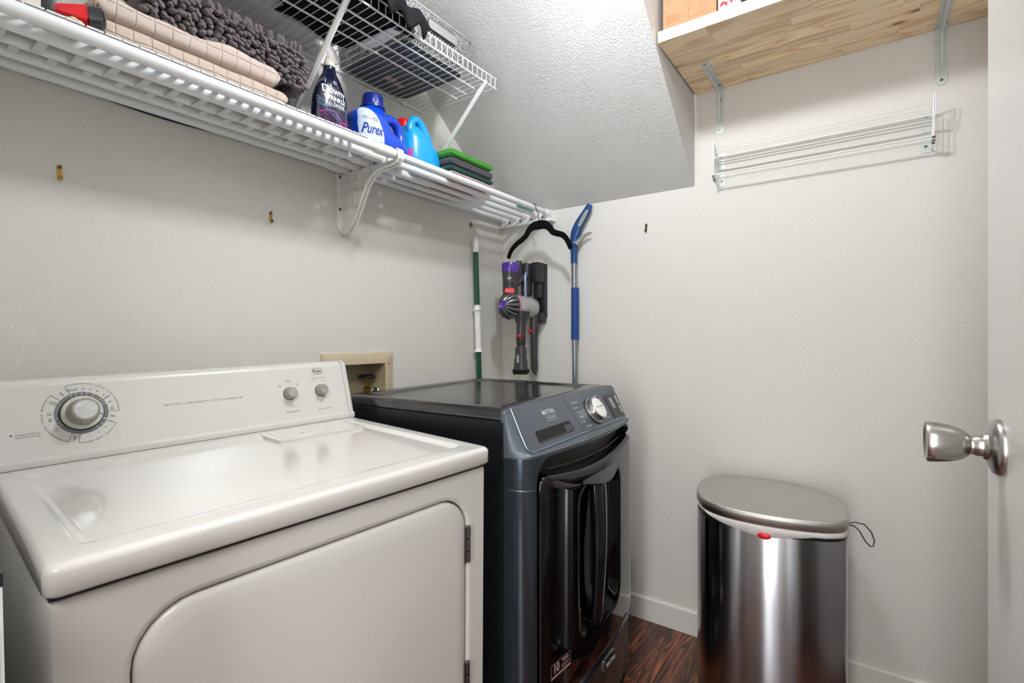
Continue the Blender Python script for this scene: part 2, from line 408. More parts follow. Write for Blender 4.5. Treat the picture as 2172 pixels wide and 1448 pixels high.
mb.box(XC - 0.13, 0.0, 0, XC - 0.12, 0.5, ZC); mb.box(XC - 0.13, -2.9, 0, XC - 0.12, YR, ZC); mb.box(-1.6, -3.0, ZC, XC - 0.12, 0.6, ZC + 0.1); mb.box(-1.6, -3.0, -0.05, XC - 0.12, YR - T, 0.0); mb.box(-1.6, T, -0.05, XC - 0.12, 0.6, 0.0)
struct('wall_hall', mb, mHall, smooth=False)
struct('ceiling', MB().box(XC - 0.12, YR - T, ZC, XB + T, T, ZC + T), mCeil, smooth=False)
# stair soffit
k = 0.80; z0 = 1.734; xt = XB - (ZC - z0) / k
mb = MB(); mb.loft([[(XB, y, z0), (XB, y, ZC), (xt, y, ZC)] for y in (0.0, SY)])
struct('ceiling_sloped_soffit', mb, mSoff, smooth=False)
# floor: subfloor and planks
flo = struct('floor', MB().box(-1.6, YR - T, -0.05, XB + T, T, -0.012), mBlack, smooth=False)
pw = 0.127; y = 0.0; row = 0
while y > YR:
    x = -1.6 + [0.35, 0.9, 0.1, 0.62][row % 4]
    xs = [-1.6]
    while x < XB: xs.append(x); x += 1.22
    xs.append(XB)
    for a, b in zip(xs[:-1], xs[1:]):
        if b - a < 0.05: continue
        mb = MB().box(a + 0.0006, y - pw + 0.0006, -0.012, b - 0.0006, y - 0.0006, 0.0, 0.0012, 1)
        o = mb.build('plank', mFloor, flo, smooth=False)
    y -= pw; row += 1
def baseboard(name, pts, h=0.092, t=0.013):
    mb = MB()
    (x0, y0), (x1, y1), (nx, ny) = pts
    prof = [(0, 0), (t, 0), (t, h - 0.006), (t - 0.006, h), (0, h)]
    mb.loft([[(x + nx * a, y + ny * a, z) for a, z in prof] for x, y in ((x0, y0), (x1, y1))])
    struct(name, mb, mTrim)
baseboard('baseboard_back', ((XB, -0.013), (XB, YR), (-1, 0)))
baseboard('baseboard_left', ((XC, 0), (XB, 0), (0, -1)))
baseboard('baseboard_right', ((XC, YR), (XB - 0.013, YR), (0, 1)))
mb = MB()
for (a, b, c, d, e, f) in ((XC, -0.80, 0, XC + 0.012, -0.745, 2.115), (XC, -1.715, 0, XC + 0.012, -1.66, 2.115), (XC, -1.66, 2.06, XC + 0.012, -0.80, 2.115)):
    mb.box(a, b, c, d, e, f, 0.003, 1)
struct('trim_1', mb, mTrim)
# ------------------------------------------------------------------ door on the right
th = math.radians(2.0)
hx, hy = 0.125, -1.6365
D = Thing('door_1', '', '', (hx, hy, 0), (0, 0, th), kind='structure', world=False)
D.part('door_panel', MB().box(0, -0.035, 0.012, 0.765, 0.0, 2.04, 0.002, 1), mDoorP, smooth=False)
kn = Thing('x', '', '', (0, 0, 0), world=False, kind='structure').e
bpy.data.objects.remove(kn)
kx, kz = 0.700, 1.018
mb = MB().lathe([(0.0335, 0), (0.0335, 0.003), (0.031, 0.007), (0.024, 0.010), (0.017, 0.012), (0.015, 0.016)], (kx, 0, kz), (0, 1, 0), 40)
rose = D.part('door_knob', mb, mNickel)
mb = MB().lathe([(0.0125, 0.014), (0.0125, 0.022), (0.0112, 0.024), (0.0112, 0.027), (0.014, 0.029), (0.019, 0.036), (0.0225, 0.046), (0.0245, 0.058), (0.0252, 0.066), (0.024, 0.069), (0.021, 0.0675), (0.010, 0.066), (0.001, 0.0658)], (kx, 0, kz), (0, 1, 0), 40)
D.part('knob', mb, mNickel, parent=rose)
D.part('keyhole', MB().lathe([(0.0022, 0.0), (0.0022, 0.006)], (kx, 0.0145, kz - 0.0105), (0, 1, 0), 10), mBlack, parent=rose)
D.part('latch_plate', MB().box(0.7645, -0.030, kz - 0.028, 0.7662, -0.006, kz + 0.028), mNickel)
# ------------------------------------------------------------------ ceiling light
Lx, Ly, Lz = 0.98, -0.98, 2.30
F = Thing('ceiling_light', 'two-bulb flush ceiling light in the middle of the room ceiling', 'light', (Lx, Ly, ZC))
F.part('base', MB().lathe([(0.14, 0), (0.14, -0.018), (0.12, -0.03), (0.02, -0.032)], (Lx, Ly, ZC)), mWhiteP)
for dx, dy in ((-0.045, -0.055), (0.045, 0.055)):
    F.part('socket', MB().cyl((Lx + dx, Ly + dy, ZC - 0.03), (Lx + dx, Ly + dy, Lz + 0.045), 0.02), mWhiteP)
    F.part('bulb', MB().lathe([(0.013, 0.055), (0.018, 0.04), (0.028, 0.02), (0.031, 0.0), (0.027, -0.016), (0.015, -0.028), (0.002, -0.031)], (Lx + dx, Ly + dy, Lz), (0, 0, 1), 20), mBulb)

# ------------------------------------------------------------------ DRYER (local: x right, y to wall, z up, origin under lid front-left corner)
DZ = 0.854; DW = 0.737; DH = 0.037; DC = 0.526
rotD = (math.radians(1.491), math.radians(-1.139), math.radians(-3.906))
RD = Euler((rotD[0], rotD[1], rotD[2]), 'YXZ').to_matrix()
baseD = Vector((0.1556, -0.7387, 0.854)) - RD @ Vector((0, 0, DZ))
dr = Thing('dryer', 'white clothes dryer with round timer dial and sloped console, left of the dark washer', 'dryer', tuple(baseD), rotD, world=False)
def dz(z): return z + DZ
# cabinet with a front opening
mb = MB()
fy = 0.010
out = rrect(0.002, dz(-0.845), DW - 0.002, dz(-0.0055), 0.006, 6, 8)
hole = rrect(0.079, dz(-0.62), 0.680, dz(-0.056), 0.075, 6, 8)
def loopxz(P, y): return [(x, y, z) for x, z in P]
mb.loft([loopxz(out, 0.66), loopxz(out, fy + 0.006), loopxz(rrect(0.006, dz(-0.841), DW - 0.006, dz(-0.0095), 0.006, 6, 8), fy),
         loopxz(rrect(0.014, dz(-0.833), DW - 0.014, dz(-0.0175), 0.006, 6, 8), fy), loopxz(rrect(0.069, dz(-0.630), 0.690, dz(-0.046), 0.085, 6, 8), fy), loopxz(rrect(0.073, dz(-0.626), 0.686, dz(-0.050), 0.081, 6, 8), fy), loopxz(hole, fy + 0.004), loopxz(hole, fy + 0.03)], True, True)
cab = dr.part('cabinet', mb, mWhiteE2, ang=50)
for fx in (0.05, DW - 0.09):
    for fyy in (0.06, 0.58):
        dr.part('foot', MB().cyl((fx + 0.02, fyy, 0.0 + 0.012 * (fyy < 0.3) * 0), (fx + 0.02, fyy, dz(-0.845)), 0.018), mDark)
# door slab
mb = MB()
def dl(i, y, r): return loopxz(rrect(0.083 + i, dz(-0.616) + i, 0.6765 - i, dz(-0.0605) - i, r, 8, 6), y)
mb.loft([dl(0, fy + 0.028, 0.071), dl(0, fy + 0.007, 0.071), dl(0.003, fy + 0.002, 0.068), dl(0.010, fy - 0.001, 0.062), dl(0.03, fy - 0.003, 0.05)], True, True)
dr.part('lid_gap_shade', MB().box(0.004, 0.006, dz(-0.0058), DW - 0.004, 0.30, dz(-0.0003)), mBlack, smooth=False)  # black strip stands in for the shade between lid and cabinet
ddoor = dr.part('door', mb, mWhiteE2, ang=60)
for hz0, hz1 in ((-0.208, -0.128), (-0.508, -0.428)):
    mb = MB().box(0.673, fy - 0.002, dz(hz0), 0.687, fy + 0.004, dz(hz1), 0.001, 1)
    for q in range(3): mb.cyl((0.680, fy - 0.003, dz(hz0 + 0.002 + q * 0.027)), (0.680, fy - 0.003, dz(hz0 + 0.025 + q * 0.027)), 0.0042, n=12)
    dr.part('hinge', mb, mScrew)
# top panel
mb = MB()
def tl(i, z, r): return [(x, yy, dz(z)) for x, yy in rrect(-0.002 + i, -0.004 + i, DW + 0.002 - i, 0.655 - i, r, 6, 6)]
def rl(i, z, r, y1=0.335): return [(x, yy, dz(z)) for x, yy in rrect(0.040 + i, 0.050 + i, 0.700 - i, y1 - i, r, 6, 6)]
mb.loft([tl(0.004, -0.0005, 0.012), tl(0, 0.004, 0.014), tl(0, DH - 0.010, 0.014), tl(0.0006, DH - 0.0065, 0.014), tl(0.003, DH - 0.0028, 0.014), tl(0.0065, DH - 0.0006, 0.012), tl(0.010, DH, 0.012), tl(0.014, DH, 0.012),
         rl(-0.006, DH, 0.016, 0.48), rl(0.0, DH - 0.0005, 0.014, 0.48), rl(0.008, DH - 0.0055, 0.010, 0.48), rl(0.016, DH - 0.006, 0.008, 0.48)])
dr.part('top_panel', mb, mWhiteE, ang=60)
mb = MB()
for i0 in (0,):
    mb.loft([[(x, yy, dz(z)) for x, yy in rrect(0.455 + i, 0.388 + i, 0.680 - i, 0.500 - i, 0.01, 4)] for i, z in ((0, DH - 0.006), (0.0, DH + 0.0012), (0.006, DH + 0.003), (0.014, DH + 0.0005), (0.018, DH + 0.0003))])
lint = dr.part('lint_screen_lid', mb, mWhiteE, ang=60)
dr.part('thumb_grip', MB().loft([[(x, yy, dz(z)) for x, yy in rrect(0.53 + i, 0.43 + i * 0.5, 0.60 - i, 0.445 - i * 0.5, 0.007, 5)] for i, z in ((0, DH), (0, DH + 0.002), (0.004, DH + 0.006))]), mWhiteE, parent=lint)
# console
p0 = Vector((0, DC + 0.005, dz(0.054))); p1 = Vector((0, DC + 0.049, dz(0.190)))
up = (p1 - p0).normalized(); nrm = Vector((0, -up.z, up.y))
prof = [(DC - 0.001, 0.038), (DC - 0.001, 0.049), (DC + 0.001, 0.0515), (DC + 0.004, 0.0525)]
pr = [(a, dz(b)) for a, b in prof] + [(p0.y, p0.z), ((p1 - up * 0.010).y, (p1 - up * 0.010).z), (p1.y - 0.0005, p1.z - 0.002), (p1.y + 0.006, p1.z + 0.004), (p1.y + 0.016, p1.z + 0.006), (p1.y + 0.06, p1.z + 0.003), (p1.y + 0.085, dz(0.16)), (p1.y + 0.085, dz(0.038))]
mb = MB(); mb.loft([[(x, a, b) for a, b in pr] for x in (0.012, 0.722)])
con = dr.part('console', mb, mWhiteE2, ang=40)
cprof = [(a - 0.004 if i < 9 else a, b + (0.003 if 5 <= i <= 10 else 0)) for i, (a, b) in enumerate(pr)]
for xs in ((0.722, 0.729, 0.738), (0.012, 0.005, -0.004)):
    mb = MB()
    ins = [(a + 0.004 if i < 9 else a, b - (0.004 if 4 <= i <= 10 else 0)) for i, (a, b) in enumerate(cprof)]
    mb.loft([[(xs[0], a, b) for a, b in cprof], [(xs[1], a, b) for a, b in cprof], [(xs[2], a, b) for a, b in ins]])
    dr.part('console_end_cap', mb, mWhiteE2, ang=40)
dr.part('console_seam', MB().box(0.012, DC + 0.001, dz(DH - 0.0005), 0.73, DC + 0.004, dz(0.039)), mBlack)
def cf(x, sd):  # frame on console slope
    return frame(p0 + up * sd + Vector((x, 0, 0)), (1, 0, 0), up)
def disc(mb, fr, prof, n=40):
    mb.loft([[fr @ Vector((r * math.cos(2 * PI * j / n), r * math.sin(2 * PI * j / n), z)) for j in range(n)] for r, z in prof]); return mb
def arc(mb, fr, r, a0, a1, w=0.0005, z=0.0004, n=24):
    a0, a1 = math.radians(a0), math.radians(a1)
    L = [[fr @ Vector(((r + q) * math.cos(a0 + (a1 - a0) * i / n), (r + q) * math.sin(a0 + (a1 - a0) * i / n), z)) for i in range(n + 1)] for q in (-w, w)]
    mb.loft(L, False, False, closed=False); return mb
def seg(mb, fr, a, b, w=0.0005, z=0.0004):
    a = Vector(a).to_3d(); b = Vector(b).to_3d(); d = (b - a).normalized(); nn = Vector((-d.y, d.x, 0)) * w
    mb.poly([fr @ (q + Vector((0, 0, z))) for q in (a - nn, b - nn, b + nn, a + nn)]); return mb
fd = cf(0.1330, 0.0765)
dial = dr.part('timer_dial', disc(MB(), fd, [(0.0335, 0.0), (0.0335, 0.006), (0.032, 0.0085), (0.024, 0.009)]), mBeigeD)
dr.part('dial_knob', disc(MB(), fd, [(0.027, 0.008), (0.0258, 0.012), (0.0235, 0.028), (0.0228, 0.034), (0.0215, 0.036)]), mBeigeK, parent=dial)
dr.part('dial_cap', disc(MB(), fd, [(0.0192, 0.034), (0.0192, 0.0368), (0.0185, 0.0374)]), mSilver, parent=dial)
dr.part('pointer', seg(MB(), fd, (0.027, -0.0068), (0.0305, -0.0077), 0.0008, 0.0094), mBlack, parent=dial)
mb = MB(); arc(mb, fd, 0.0388, 0, 360, 0.0036, 0.0003, 60)
ring = dr.part('dial_ring', mb, mGreyRing, parent=dial)
dr.part('dial_gap', disc(MB(), fd, [(0.0358, 0.0002), (0.0355, 0.0008)]), mBlack, parent=dial)
mb = MB()
for a in (112, 100, 87, 75, 60, 38, 30, 22, 190, 203, 212, 305, 320, 335, 350 - 14):
    mb = MB(); seg(mb, fd, (0.0355 * math.cos(math.radians(a)), 0.0355 * math.sin(math.radians(a))), (0.042 * math.cos(math.radians(a)), 0.042 * math.sin(math.radians(a))), 0.0003, 0.0005)
    dr.part('dial_tick', mb, mWhitePr, parent=dial)
mb = MB()
R1 = 0.060
def pol(r, a): return (r * math.cos(math.radians(a)), r * math.sin(math.radians(a)))
for a0, a1, t0, t1 in ((-3, 112, 28, 74), (138, 246, 160, 214), (262, 332, 276, 322)):
    arc(mb, fd, R1, a0, t0, 0.00035); arc(mb, fd, R1, t1, a1, 0.00035)
    for a in (a0, a1): seg(mb, fd, pol(0.043, a), pol(R1, a), 0.00035)
def arctext(mb, fr, txt, r, amid, step, size):
    n = len(txt)
    for i, ch in enumerate(txt):
        if ch == ' ': continue
        a = math.radians(amid + (n - 1) / 2 * step - i * step)
        loc = fr @ Matrix.Translation((r * math.cos(a), r * math.sin(a), 0.0003)) @ Matrix.Rotation(a - PI / 2, 4, 'Z')
        mb.text(ch, size, loc, thick=0.0001)
arctext(mb, fd, 'TIMED DRY', R1, 51, 4.9, 0.0046)
def arctext_in(mb, fr, txt, r, a0, a1, size):
    n = len(txt)
    for i, ch in enumerate(txt):
        if ch == ' ': continue
        a = math.radians(a0 + (a1 - a0) * i / (n - 1))
        mb.text(ch, size, fr @ Matrix.Translation((r * math.cos(a), r * math.sin(a), 0.0003)) @ Matrix.Rotation(a + (PI / 2 if a1 > a0 else -PI / 2), 4, 'Z'), thick=0.0001)
arctext_in(mb, fd, 'NO HEAT FLUFF', R1, 278, 320, 0.0046)
arctext_in(mb, fd, 'AUTO SENSE DRY', R1, 212, 162, 0.0046)
for a, t_ in ((125, 'OFF'), (-16, 'OFF'), (254, 'OFF')):
    mb.text(t_, 0.0052, fd @ Matrix.Translation(pol(0.050, a) + (0.0003,)) @ Matrix.Rotation(math.radians(a if a < 0 else (a - 180 if a < 200 else a - 180)), 4, 'Z'), thick=0.0001)
for a, t_ in ((106, 'MORE DRY'), (96, '70'), (84, '60'), (70, '50'), (57, '40'), (41, '30'), (33, 'NORMAL'), (20, 'LESS'), (4, 'cool\ndown'), (176, 'cool\ndown'), (190, 'LESS\nDRY'), (216, 'more\ndry'), (332, '40'), (315, '30'), (298, '20'), (281, '10'), (150, 'Wrinkle\nPrevent')):
    mb.text(t_, 0.0034, fd @ Matrix.Translation(pol(0.049, a) + (0.0003,)) @ Matrix.Rotation(math.radians(a if -40 < a < 80 else (a - 180 if 140 < a < 250 else 0)), 4, 'Z'), thick=0.0001)
mb.text('energy preferred\nautomatic setting', 0.0050, cf(0.035, 0.0440), align='LEFT', thick=0.0001)
disc(mb, cf(0.0295, 0.0465), [(0.0016, 0), (0.0016, 0.0004)], 12)
mb.text('HEAVY DUTY | SUPER CAPACITY | 7 CYCLE | 4 TEMPERATURE', 0.0058, cf(0.3565, 0.0735), thick=0.0001, sx=1.06)
mb.text('TEMPERATURE', 0.0058, cf(0.561, 0.0207), thick=0.0001, sx=0.98)
mb.text('PUSH TO START', 0.0052, cf(0.651, 0.0180), thick=0.0001)
for x_, s_, t_ in ((0.536, 0.0925, 'LOW\ndelicate'), (0.559, 0.1035, 'MEDIUM\nperm press'), (0.584, 0.0925, 'HIGH\ncotton'), (0.562, 0.0357, 'FLUFF\nno heat'), (0.648, 0.1050, 'END OF CYCLE SIGNAL'), (0.636, 0.0975, 'OFF'), (0.662, 0.0975, 'ON')):
    mb.text(t_, 0.0042 if 'END' in t_ else 0.0034, cf(x_, s_), thick=0.0001)
mb.text('Roper', 0.0135, cf(0.6470, 0.1255), thick=0.0002, sx=0.72, bold=0.0002)
mb.text('BY WHIRLPOOL CORPORATION', 0.0026, cf(0.6470, 0.1155), thick=0.0001)
n = 40
L_ = [[cf(0.6470, 0.1258) @ Vector((a_ * math.cos(2 * PI * i / n), b_ * math.sin(2 * PI * i / n), 0.0004)) for i in range(n)] for a_, b_ in ((0.0148, 0.0078), (0.0158, 0.0087))]
mb.loft(L_, False, False)
dr.part('lettering', mb, mPrint, smooth=False)
for x_, nm in ((0.5590, 'temperature_knob'), (0.6480, 'start_knob')):
    fk = cf(x_, 0.0695)
    kk = dr.part(nm, disc(MB(), fk, [(0.0163, 0), (0.0163, 0.003), (0.0152, 0.004), (0.0140, 0.017), (0.0128, 0.0195), (0.011, 0.0195)]), mGreyKnob)
    dr.part('knob_base', disc(MB(), fk, [(0.0172, 0.0003), (0.0172, 0.0012)]), mBlack, parent=kk)
    dr.part('knob_cap', disc(MB(), fk, [(0.0112, 0.019), (0.0112, 0.0202), (0.0098, 0.0202), (0.0098, 0.0198)]), mSilver, parent=kk)

# ------------------------------------------------------------------ WASHER (local like the dryer; origin under the front-left top corner)
WZ = 0.9737; WW = 0.686
rotW = (math.radians(0.126), math.radians(-0.488), math.radians(2.377))
RW = Euler((rotW[0], rotW[1], rotW[2]), 'YXZ').to_matrix()
baseW = Vector((0.9925, -0.7571, 0.9737)) - RW @ Vector((0, 0, WZ))
wa = Thing('washing_machine', 'dark slate front-loading washing machine with black glass door', 'washer', tuple(baseW), rotW, world=False)
def wz(z): return z + WZ
def bow(x, r=0.035):
    if x > WW / 2: r = min(r, 0.016)
    t_ = (x - WW / 2) / (WW / 2); base = 0.064 + 0.030 * (1 - t_ * t_)
    d = min(x, WW - x)
    if d < r: base *= math.sqrt(max(0, 1 - ((r - d) / r) ** 2))
    return -base
# cabinet
mb = MB(); mb.box(0, 0.0, wz(-0.955), WW, 0.60, wz(-0.030), 0.003, 1)
wa.part('cabinet', mb, mSide)
for fx in (0.05, WW - 0.05):
    for fyy in (0.04, 0.55): wa.part('foot', MB().cyl((fx, fyy, 0), (fx, fyy, wz(-0.95)), 0.02), mDark)
# top panel
mb = MB()
def wt(i, z, r): return [(x, yy, wz(z)) for x, yy in rrect(i, -0.0 + i * 0.2, WW - i, 0.592 - i, r, 6, 6)]
def wr(i, z, r): return [(x, yy, wz(z)) for x, yy in rrect(0.052 + i, 0.075 + i, WW - 0.052 - i, 0.535 - i, r, 6, 6)]
mb.loft([wt(0.001, -0.0275, 0.004), wt(0.0, -0.012, 0.006), wt(0.004, -0.003, 0.01), wt(0.013, 0, 0.012), wr(0, 0.0, 0.01), wr(0.006, -0.004, 0.006), wr(0.014, -0.005, 0.006)])
wa.part('top_panel', mb, mTopW, ang=60)
# bowed front shell with door well
ZT, ZB = -0.118, -0.955
NS, NM = 6, 16
def wl(x0, z0, x1, z1, r, d=0.0, zt=0.0):
    P = rrect(x0, z0, x1, z1, r, NS, NM)
    return [(x, bow(x) + d, wz(z)) for x, z in P]
def mix(a, b, t): return a + (b - a) * t
mb = MB()
A = (0.0, ZB, WW, ZT, 0.002); Bx = (0.036, -0.775, 0.682, -0.122, 0.06)
loops = [[(x, 0.004, wz(z)) for x, z in rrect(*A, NS, NM)]]
for i in range(13):
    t = (i / 12) ** 1.6
    loops.append(wl(*[mix(a, b, t) for a, b in zip(A, Bx)]))
loops.append(wl(0.038, -0.771, 0.680, -0.125, 0.058, 0.004))
loops.append(wl(0.038, -0.771, 0.680, -0.125, 0.058, 0.040))
mb.loft(loops, False, False)
fp = wa.part('front_panel', mb, mSlate, ang=50)
wa.part('door_well', MB().loft([wl(0.034, -0.775, 0.680, -0.122, 0.06, 0.036), wl(0.10, -0.70, 0.59, -0.2, 0.05, 0.036), wl(0.20, -0.60, 0.49, -0.3, 0.05, 0.036)], False, True), mWell)
# panel seams on the left column
for zz in (-0.196,):
    mb = MB(); mb.tube([(x, bow(x) - 0.0006, wz(zz)) for x in (0.0005, 0.003, 0.007, 0.012, 0.018, 0.024, 0.030)], 0.0022, 8)
    wa.part('seam_trim', mb, mVacS, parent=fp)
    wa.part('seam_trim', MB().tube([(WW - x, bow(x) - 0.0006, wz(zz)) for x in (0.0005, 0.002, 0.004, 0.006)], 0.0018, 8), mVacS, parent=fp)
# fascia: profile lofted in x, following the bow at its lower edge
xs = [0, 0.001, 0.004, 0.010, 0.018, 0.028, 0.04] + [0.04 + (WW - 0.08) * i / 60 for i in range(1, 60)] + [WW - v for v in (0.04, 0.028, 0.018, 0.010, 0.004, 0.001, 0)]
def fas(x):
    b = bow(x, 0.028); f = -b / 0.085
    d_ = min(x, WW - x); dr_ = 0.010 * (1 - math.sqrt(max(0, 1 - ((0.016 - d_) / 0.016) ** 2))) if d_ < 0.016 else 0
    return [(0.01, -0.119), (0.01, -0.001 - dr_), (-0.002 * f, 0.0 - dr_), (-0.006 * f, -0.0035 - dr_), (-0.066 * f, -0.0985), (-0.073 * f, -0.107), (b - 0.003, -0.112), (b - 0.001, -0.119)]
mb = MB(); mb.loft([[(x, a, wz(c)) for a, c in fas(x)] for x in xs])
fc = wa.part('control_panel', mb, mSlateF, ang=45)
q0 = Vector((0, -0.006, wz(-0.0035))); q1 = Vector((0, -0.066, wz(-0.0985)))
fup = (q0 - q1).normalized()
def wf(x, s, lift=0.0):   # s = distance down the slope
    b = bow(x, 0.028); f = -b / 0.085
    a = Vector((x, -0.006 * f, wz(-0.0035))); b_ = Vector((x, -0.066 * f, wz(-0.0985)))
    u_ = (a - b_).normalized(); o = a - u_ * (s - 0.007)
    fr = frame(o, (1, 0, 0), u_); fr.translation = fr @ Vector((0, 0, lift)); return fr
def panelwrap(x0, s0, sx=1.0, lift=0.0011):
    def g(c): fr = wf(x0 + c.x, s0 - c.y); return fr @ Vector((0, 0, lift + c.z))
    return g
# dispenser slot: flat patch coloured as dark as a recess, with lighter lip
def patch(cx_, cs, x0, y0, x1, y1, r, lift, nx_=28, th=0.0):
    """rounded patch that follows the curved fascia"""
    g = panelwrap(cx_, cs); mb = MB(); top, bot = [], []
    for i in range(nx_ + 1):
        x = x0 + (x1 - x0) * (0.5 - 0.5 * math.cos(PI * i / nx_)); d = min(x - x0, x1 - x); cut = r - math.sqrt(max(0, r * r - (r - d) ** 2)) if d < r else 0
        top.append([g(Vector((x, y1 - cut, q))) for q in (0, lift)]); bot.append([g(Vector((x, y0 + cut, q))) for q in (0, lift)])
    mb.loft([[t_[0], t_[1], b_[1], b_[0]] for t_, b_ in zip(top, bot)]); return mb
sl = wa.part('dispenser_slot_dark', patch(0.167, 0.092, -0.089, -0.0155, 0.089, 0.0155, 0.006, 0.0006), mBlack)
wa.part('dispenser_lip', patch(0.167, 0.092, -0.086, -0.0150, 0.086, -0.0135, 0.0006, 0.0012), mVacS, parent=sl)
wa.part('scoop', patch(0.167, 0.092, 0.044, -0.0125, 0.0845, 0.006, 0.005, 0.0013, 14), mSlate, parent=sl)
mb = MB()
mb.tube([panelwrap(0.30, 0.07, lift=0.0001)(Vector((-0.012 * (i / 8 - 0.5) * -1, 0.065 - 0.118 * i / 8, 0))) for i in range(9)], 0.0006, 6)
wa.part('panel_seam', mb, mDark, parent=fc)
# display
disp = wa.part('display', patch(0.617, 0.074, -0.061, -0.040, 0.050, 0.042, 0.003, 0.0006), mDark)
wa.part('screen', patch(0.617, 0.074, -0.028, -0.008, -0.004, 0.030, 0.001, 0.0014, 10), mGreyT, parent=disp)
for y0_, y1_ in ((0.004, 0.034), (-0.030, -0.002)):
    wa.part('button', patch(0.617, 0.074, 0.034, y0_, 0.043, y1_, 0.001, 0.0014, 8), mPrintL, parent=disp)
tr_ = [(0.020, 0.004), (0.020, 0.03), (0.020, 0.07), (0.021, 0.105), (0.025, 0.118), (0.034, 0.1235)] + [(0.034 + (0.655 - 0.034) * i / 30, 0.1235) for i in range(1, 31)] + [(0.670, 0.118), (0.675, 0.105), (0.676, 0.06), (0.676, 0.01)]
wa.part('fascia_trim_highlight', MB().tube([panelwrap(x_, s_)(Vector((0, 0, 0.0008))) for x_, s_ in tr_], 0.0017, 8), M('trim_highlight_slate', (150, 166, 182), 0.18, metal=0.9), parent=fc)  # edge highlight modelled as a bright tube; left run is also a silver strip
mb = MB()
def wtext(t_, x, s, size, **k): mb.text(t_, size, None, wrap=panelwrap(x, s), thick=0.0001, **k)
for t_, x, s in (('Start', 0.582, 0.055), ('Options', 0.575, 0.085), ('Temp', 0.634, 0.05), ('Soil', 0.634, 0.068), ('Delay', 0.590, 0.102), ('Lock', 0.636, 0.095)): wtext(t_, x, s, 0.0062)
for q in range(3): wtext('o', 0.606 + q * 0.011, 0.097, 0.007)
wa.part('display_lettering', mb, mPrintL, parent=disp, smooth=False)
mb = MB()
wtext('MAYTAG', 0.178, 0.036, 0.0185, sx=0.86, bold=0.0002)
wtext('PET PRO SYSTEM', 0.180, 0.0530, 0.0058, sx=1.05)
for s in (0.0465, 0.0595):
    mb.loft([[panelwrap(0.180, s, lift=0.0007)(Vector((x / 10 * 0.056 - 0.028, q, 0))) for x in range(11)] for q in (-0.0004, 0.0004)], False, False, closed=False)
for t_, x, s in (('Normal/Regular', 0.340, 0.030), ('Heavy Duty', 0.334, 0.047), ('Whites', 0.333, 0.062), ('Bedding', 0.336, 0.077), ('Towels', 0.333, 0.093), ('Clean Washer', 0.350, 0.110)):
    wtext(t_, x, s, 0.0062)
for t_, x, s in (('Quick Wash', 0.496, 0.026), ('Delicates', 0.512, 0.040), ('Wrinkle', 0.515, 0.055), ('Sports', 0.517, 0.070), ('Drain', 0.515, 0.086), ('Rinse & Spin', 0.505, 0.104)):
    wtext(t_, x, s, 0.0060)
for s in (0.047, 0.062, 0.077, 0.093):
    mb.loft([[panelwrap(0.376, s, lift=0.0007)(Vector((x / 6 * 0.02 - 0.01, q, 0))) for x in range(7)] for q in (-0.0002, 0.0002)], False, False, closed=False)
wa.part('lettering', mb, mPrintL, smooth=False)
fk = wf(0.424, 0.072)
kk = wa.part('cycle_knob', disc(MB(), fk, [(0.0405, 0.002), (0.0405, 0.006), (0.0385, 0.0075), (0.037, 0.023), (0.0355, 0.026), (0.033, 0.027)], 48), mChrome)
wa.part('knob_base', disc(MB(), fk, [(0.043, 0.0), (0.043, 0.0022)]), mBlack, parent=kk)
wa.part('knob_face', disc(MB(), fk, [(0.0325, 0.026), (0.0325, 0.0278), (0.031, 0.0282)], 48), mWhiteP, parent=kk)
mb = MB(); mb.text('EXTRA POWER', 0.0070, fk @ Matrix.Translation((0, 0.002, 0.0283)), thick=0.0001)
wa.part('knob_lettering', mb, mDark, parent=kk, smooth=False)
# door
def topcurve(P, z1, sag):   # lower the top edge in the middle
    out = []
    for x, z in P:
        w_ = max(0, 1 - ((x - 0.346) / 0.31) ** 2); f = min(1, max(0, (z - (z1 - 0.30)) / 0.30))
        out.append((x, z - sag * w_ * f * f * f))
    return out
def dloop(x0, z0, x1, z1, r, d, sag=0.0):
    P = topcurve(rrect(x0, z0, x1, z1, r, NS, NM), z1, sag)
    return [(x, bow(min(max(x, 0.036), WW - 0.010)) + d, wz(z)) for x, z in P]
mb = MB()
P0 = (0.046, -0.764, 0.677, -0.160, 0.035); P1 = (0.222, -0.660, 0.512, -0.232, 0.055)
loops = [dloop(*P0, 0.034, 0.026), dloop(*P0, 0.002, 0.026), dloop(0.048, -0.762, 0.675, -0.162, 0.034, -0.004, 0.026), dloop(0.054, -0.756, 0.669, -0.168, 0.03, -0.008, 0.026)]
Pa = (0.054, -0.756, 0.669, -0.168, 0.03)
for i in range(1, 9):
    t = i / 8; loops.append(dloop(*[mix(a, b, t) for a, b in zip(Pa, P1)], -0.008, 0.026 * (1 - t)))
loops += [dloop(0.228, -0.650, 0.506, -0.238, 0.05, -0.002), dloop(0.240, -0.635, 0.494, -0.246, 0.045, 0.018), dloop(0.262, -0.61, 0.472, -0.262, 0.04, 0.026)]
for i in (0.3, 0.6, 0.9): loops.append(dloop(mix(0.262, 0.367, i), mix(-0.61, -0.43, i), mix(0.472, 0.367, i) + 0.002, mix(-0.262, -0.43, i) + 0.002, 0.04 * (1 - i), 0.027))
mb.loft(loops, False, True)
wdoor = wa.part('door', mb, mGlass, ang=50)
mb = MB()
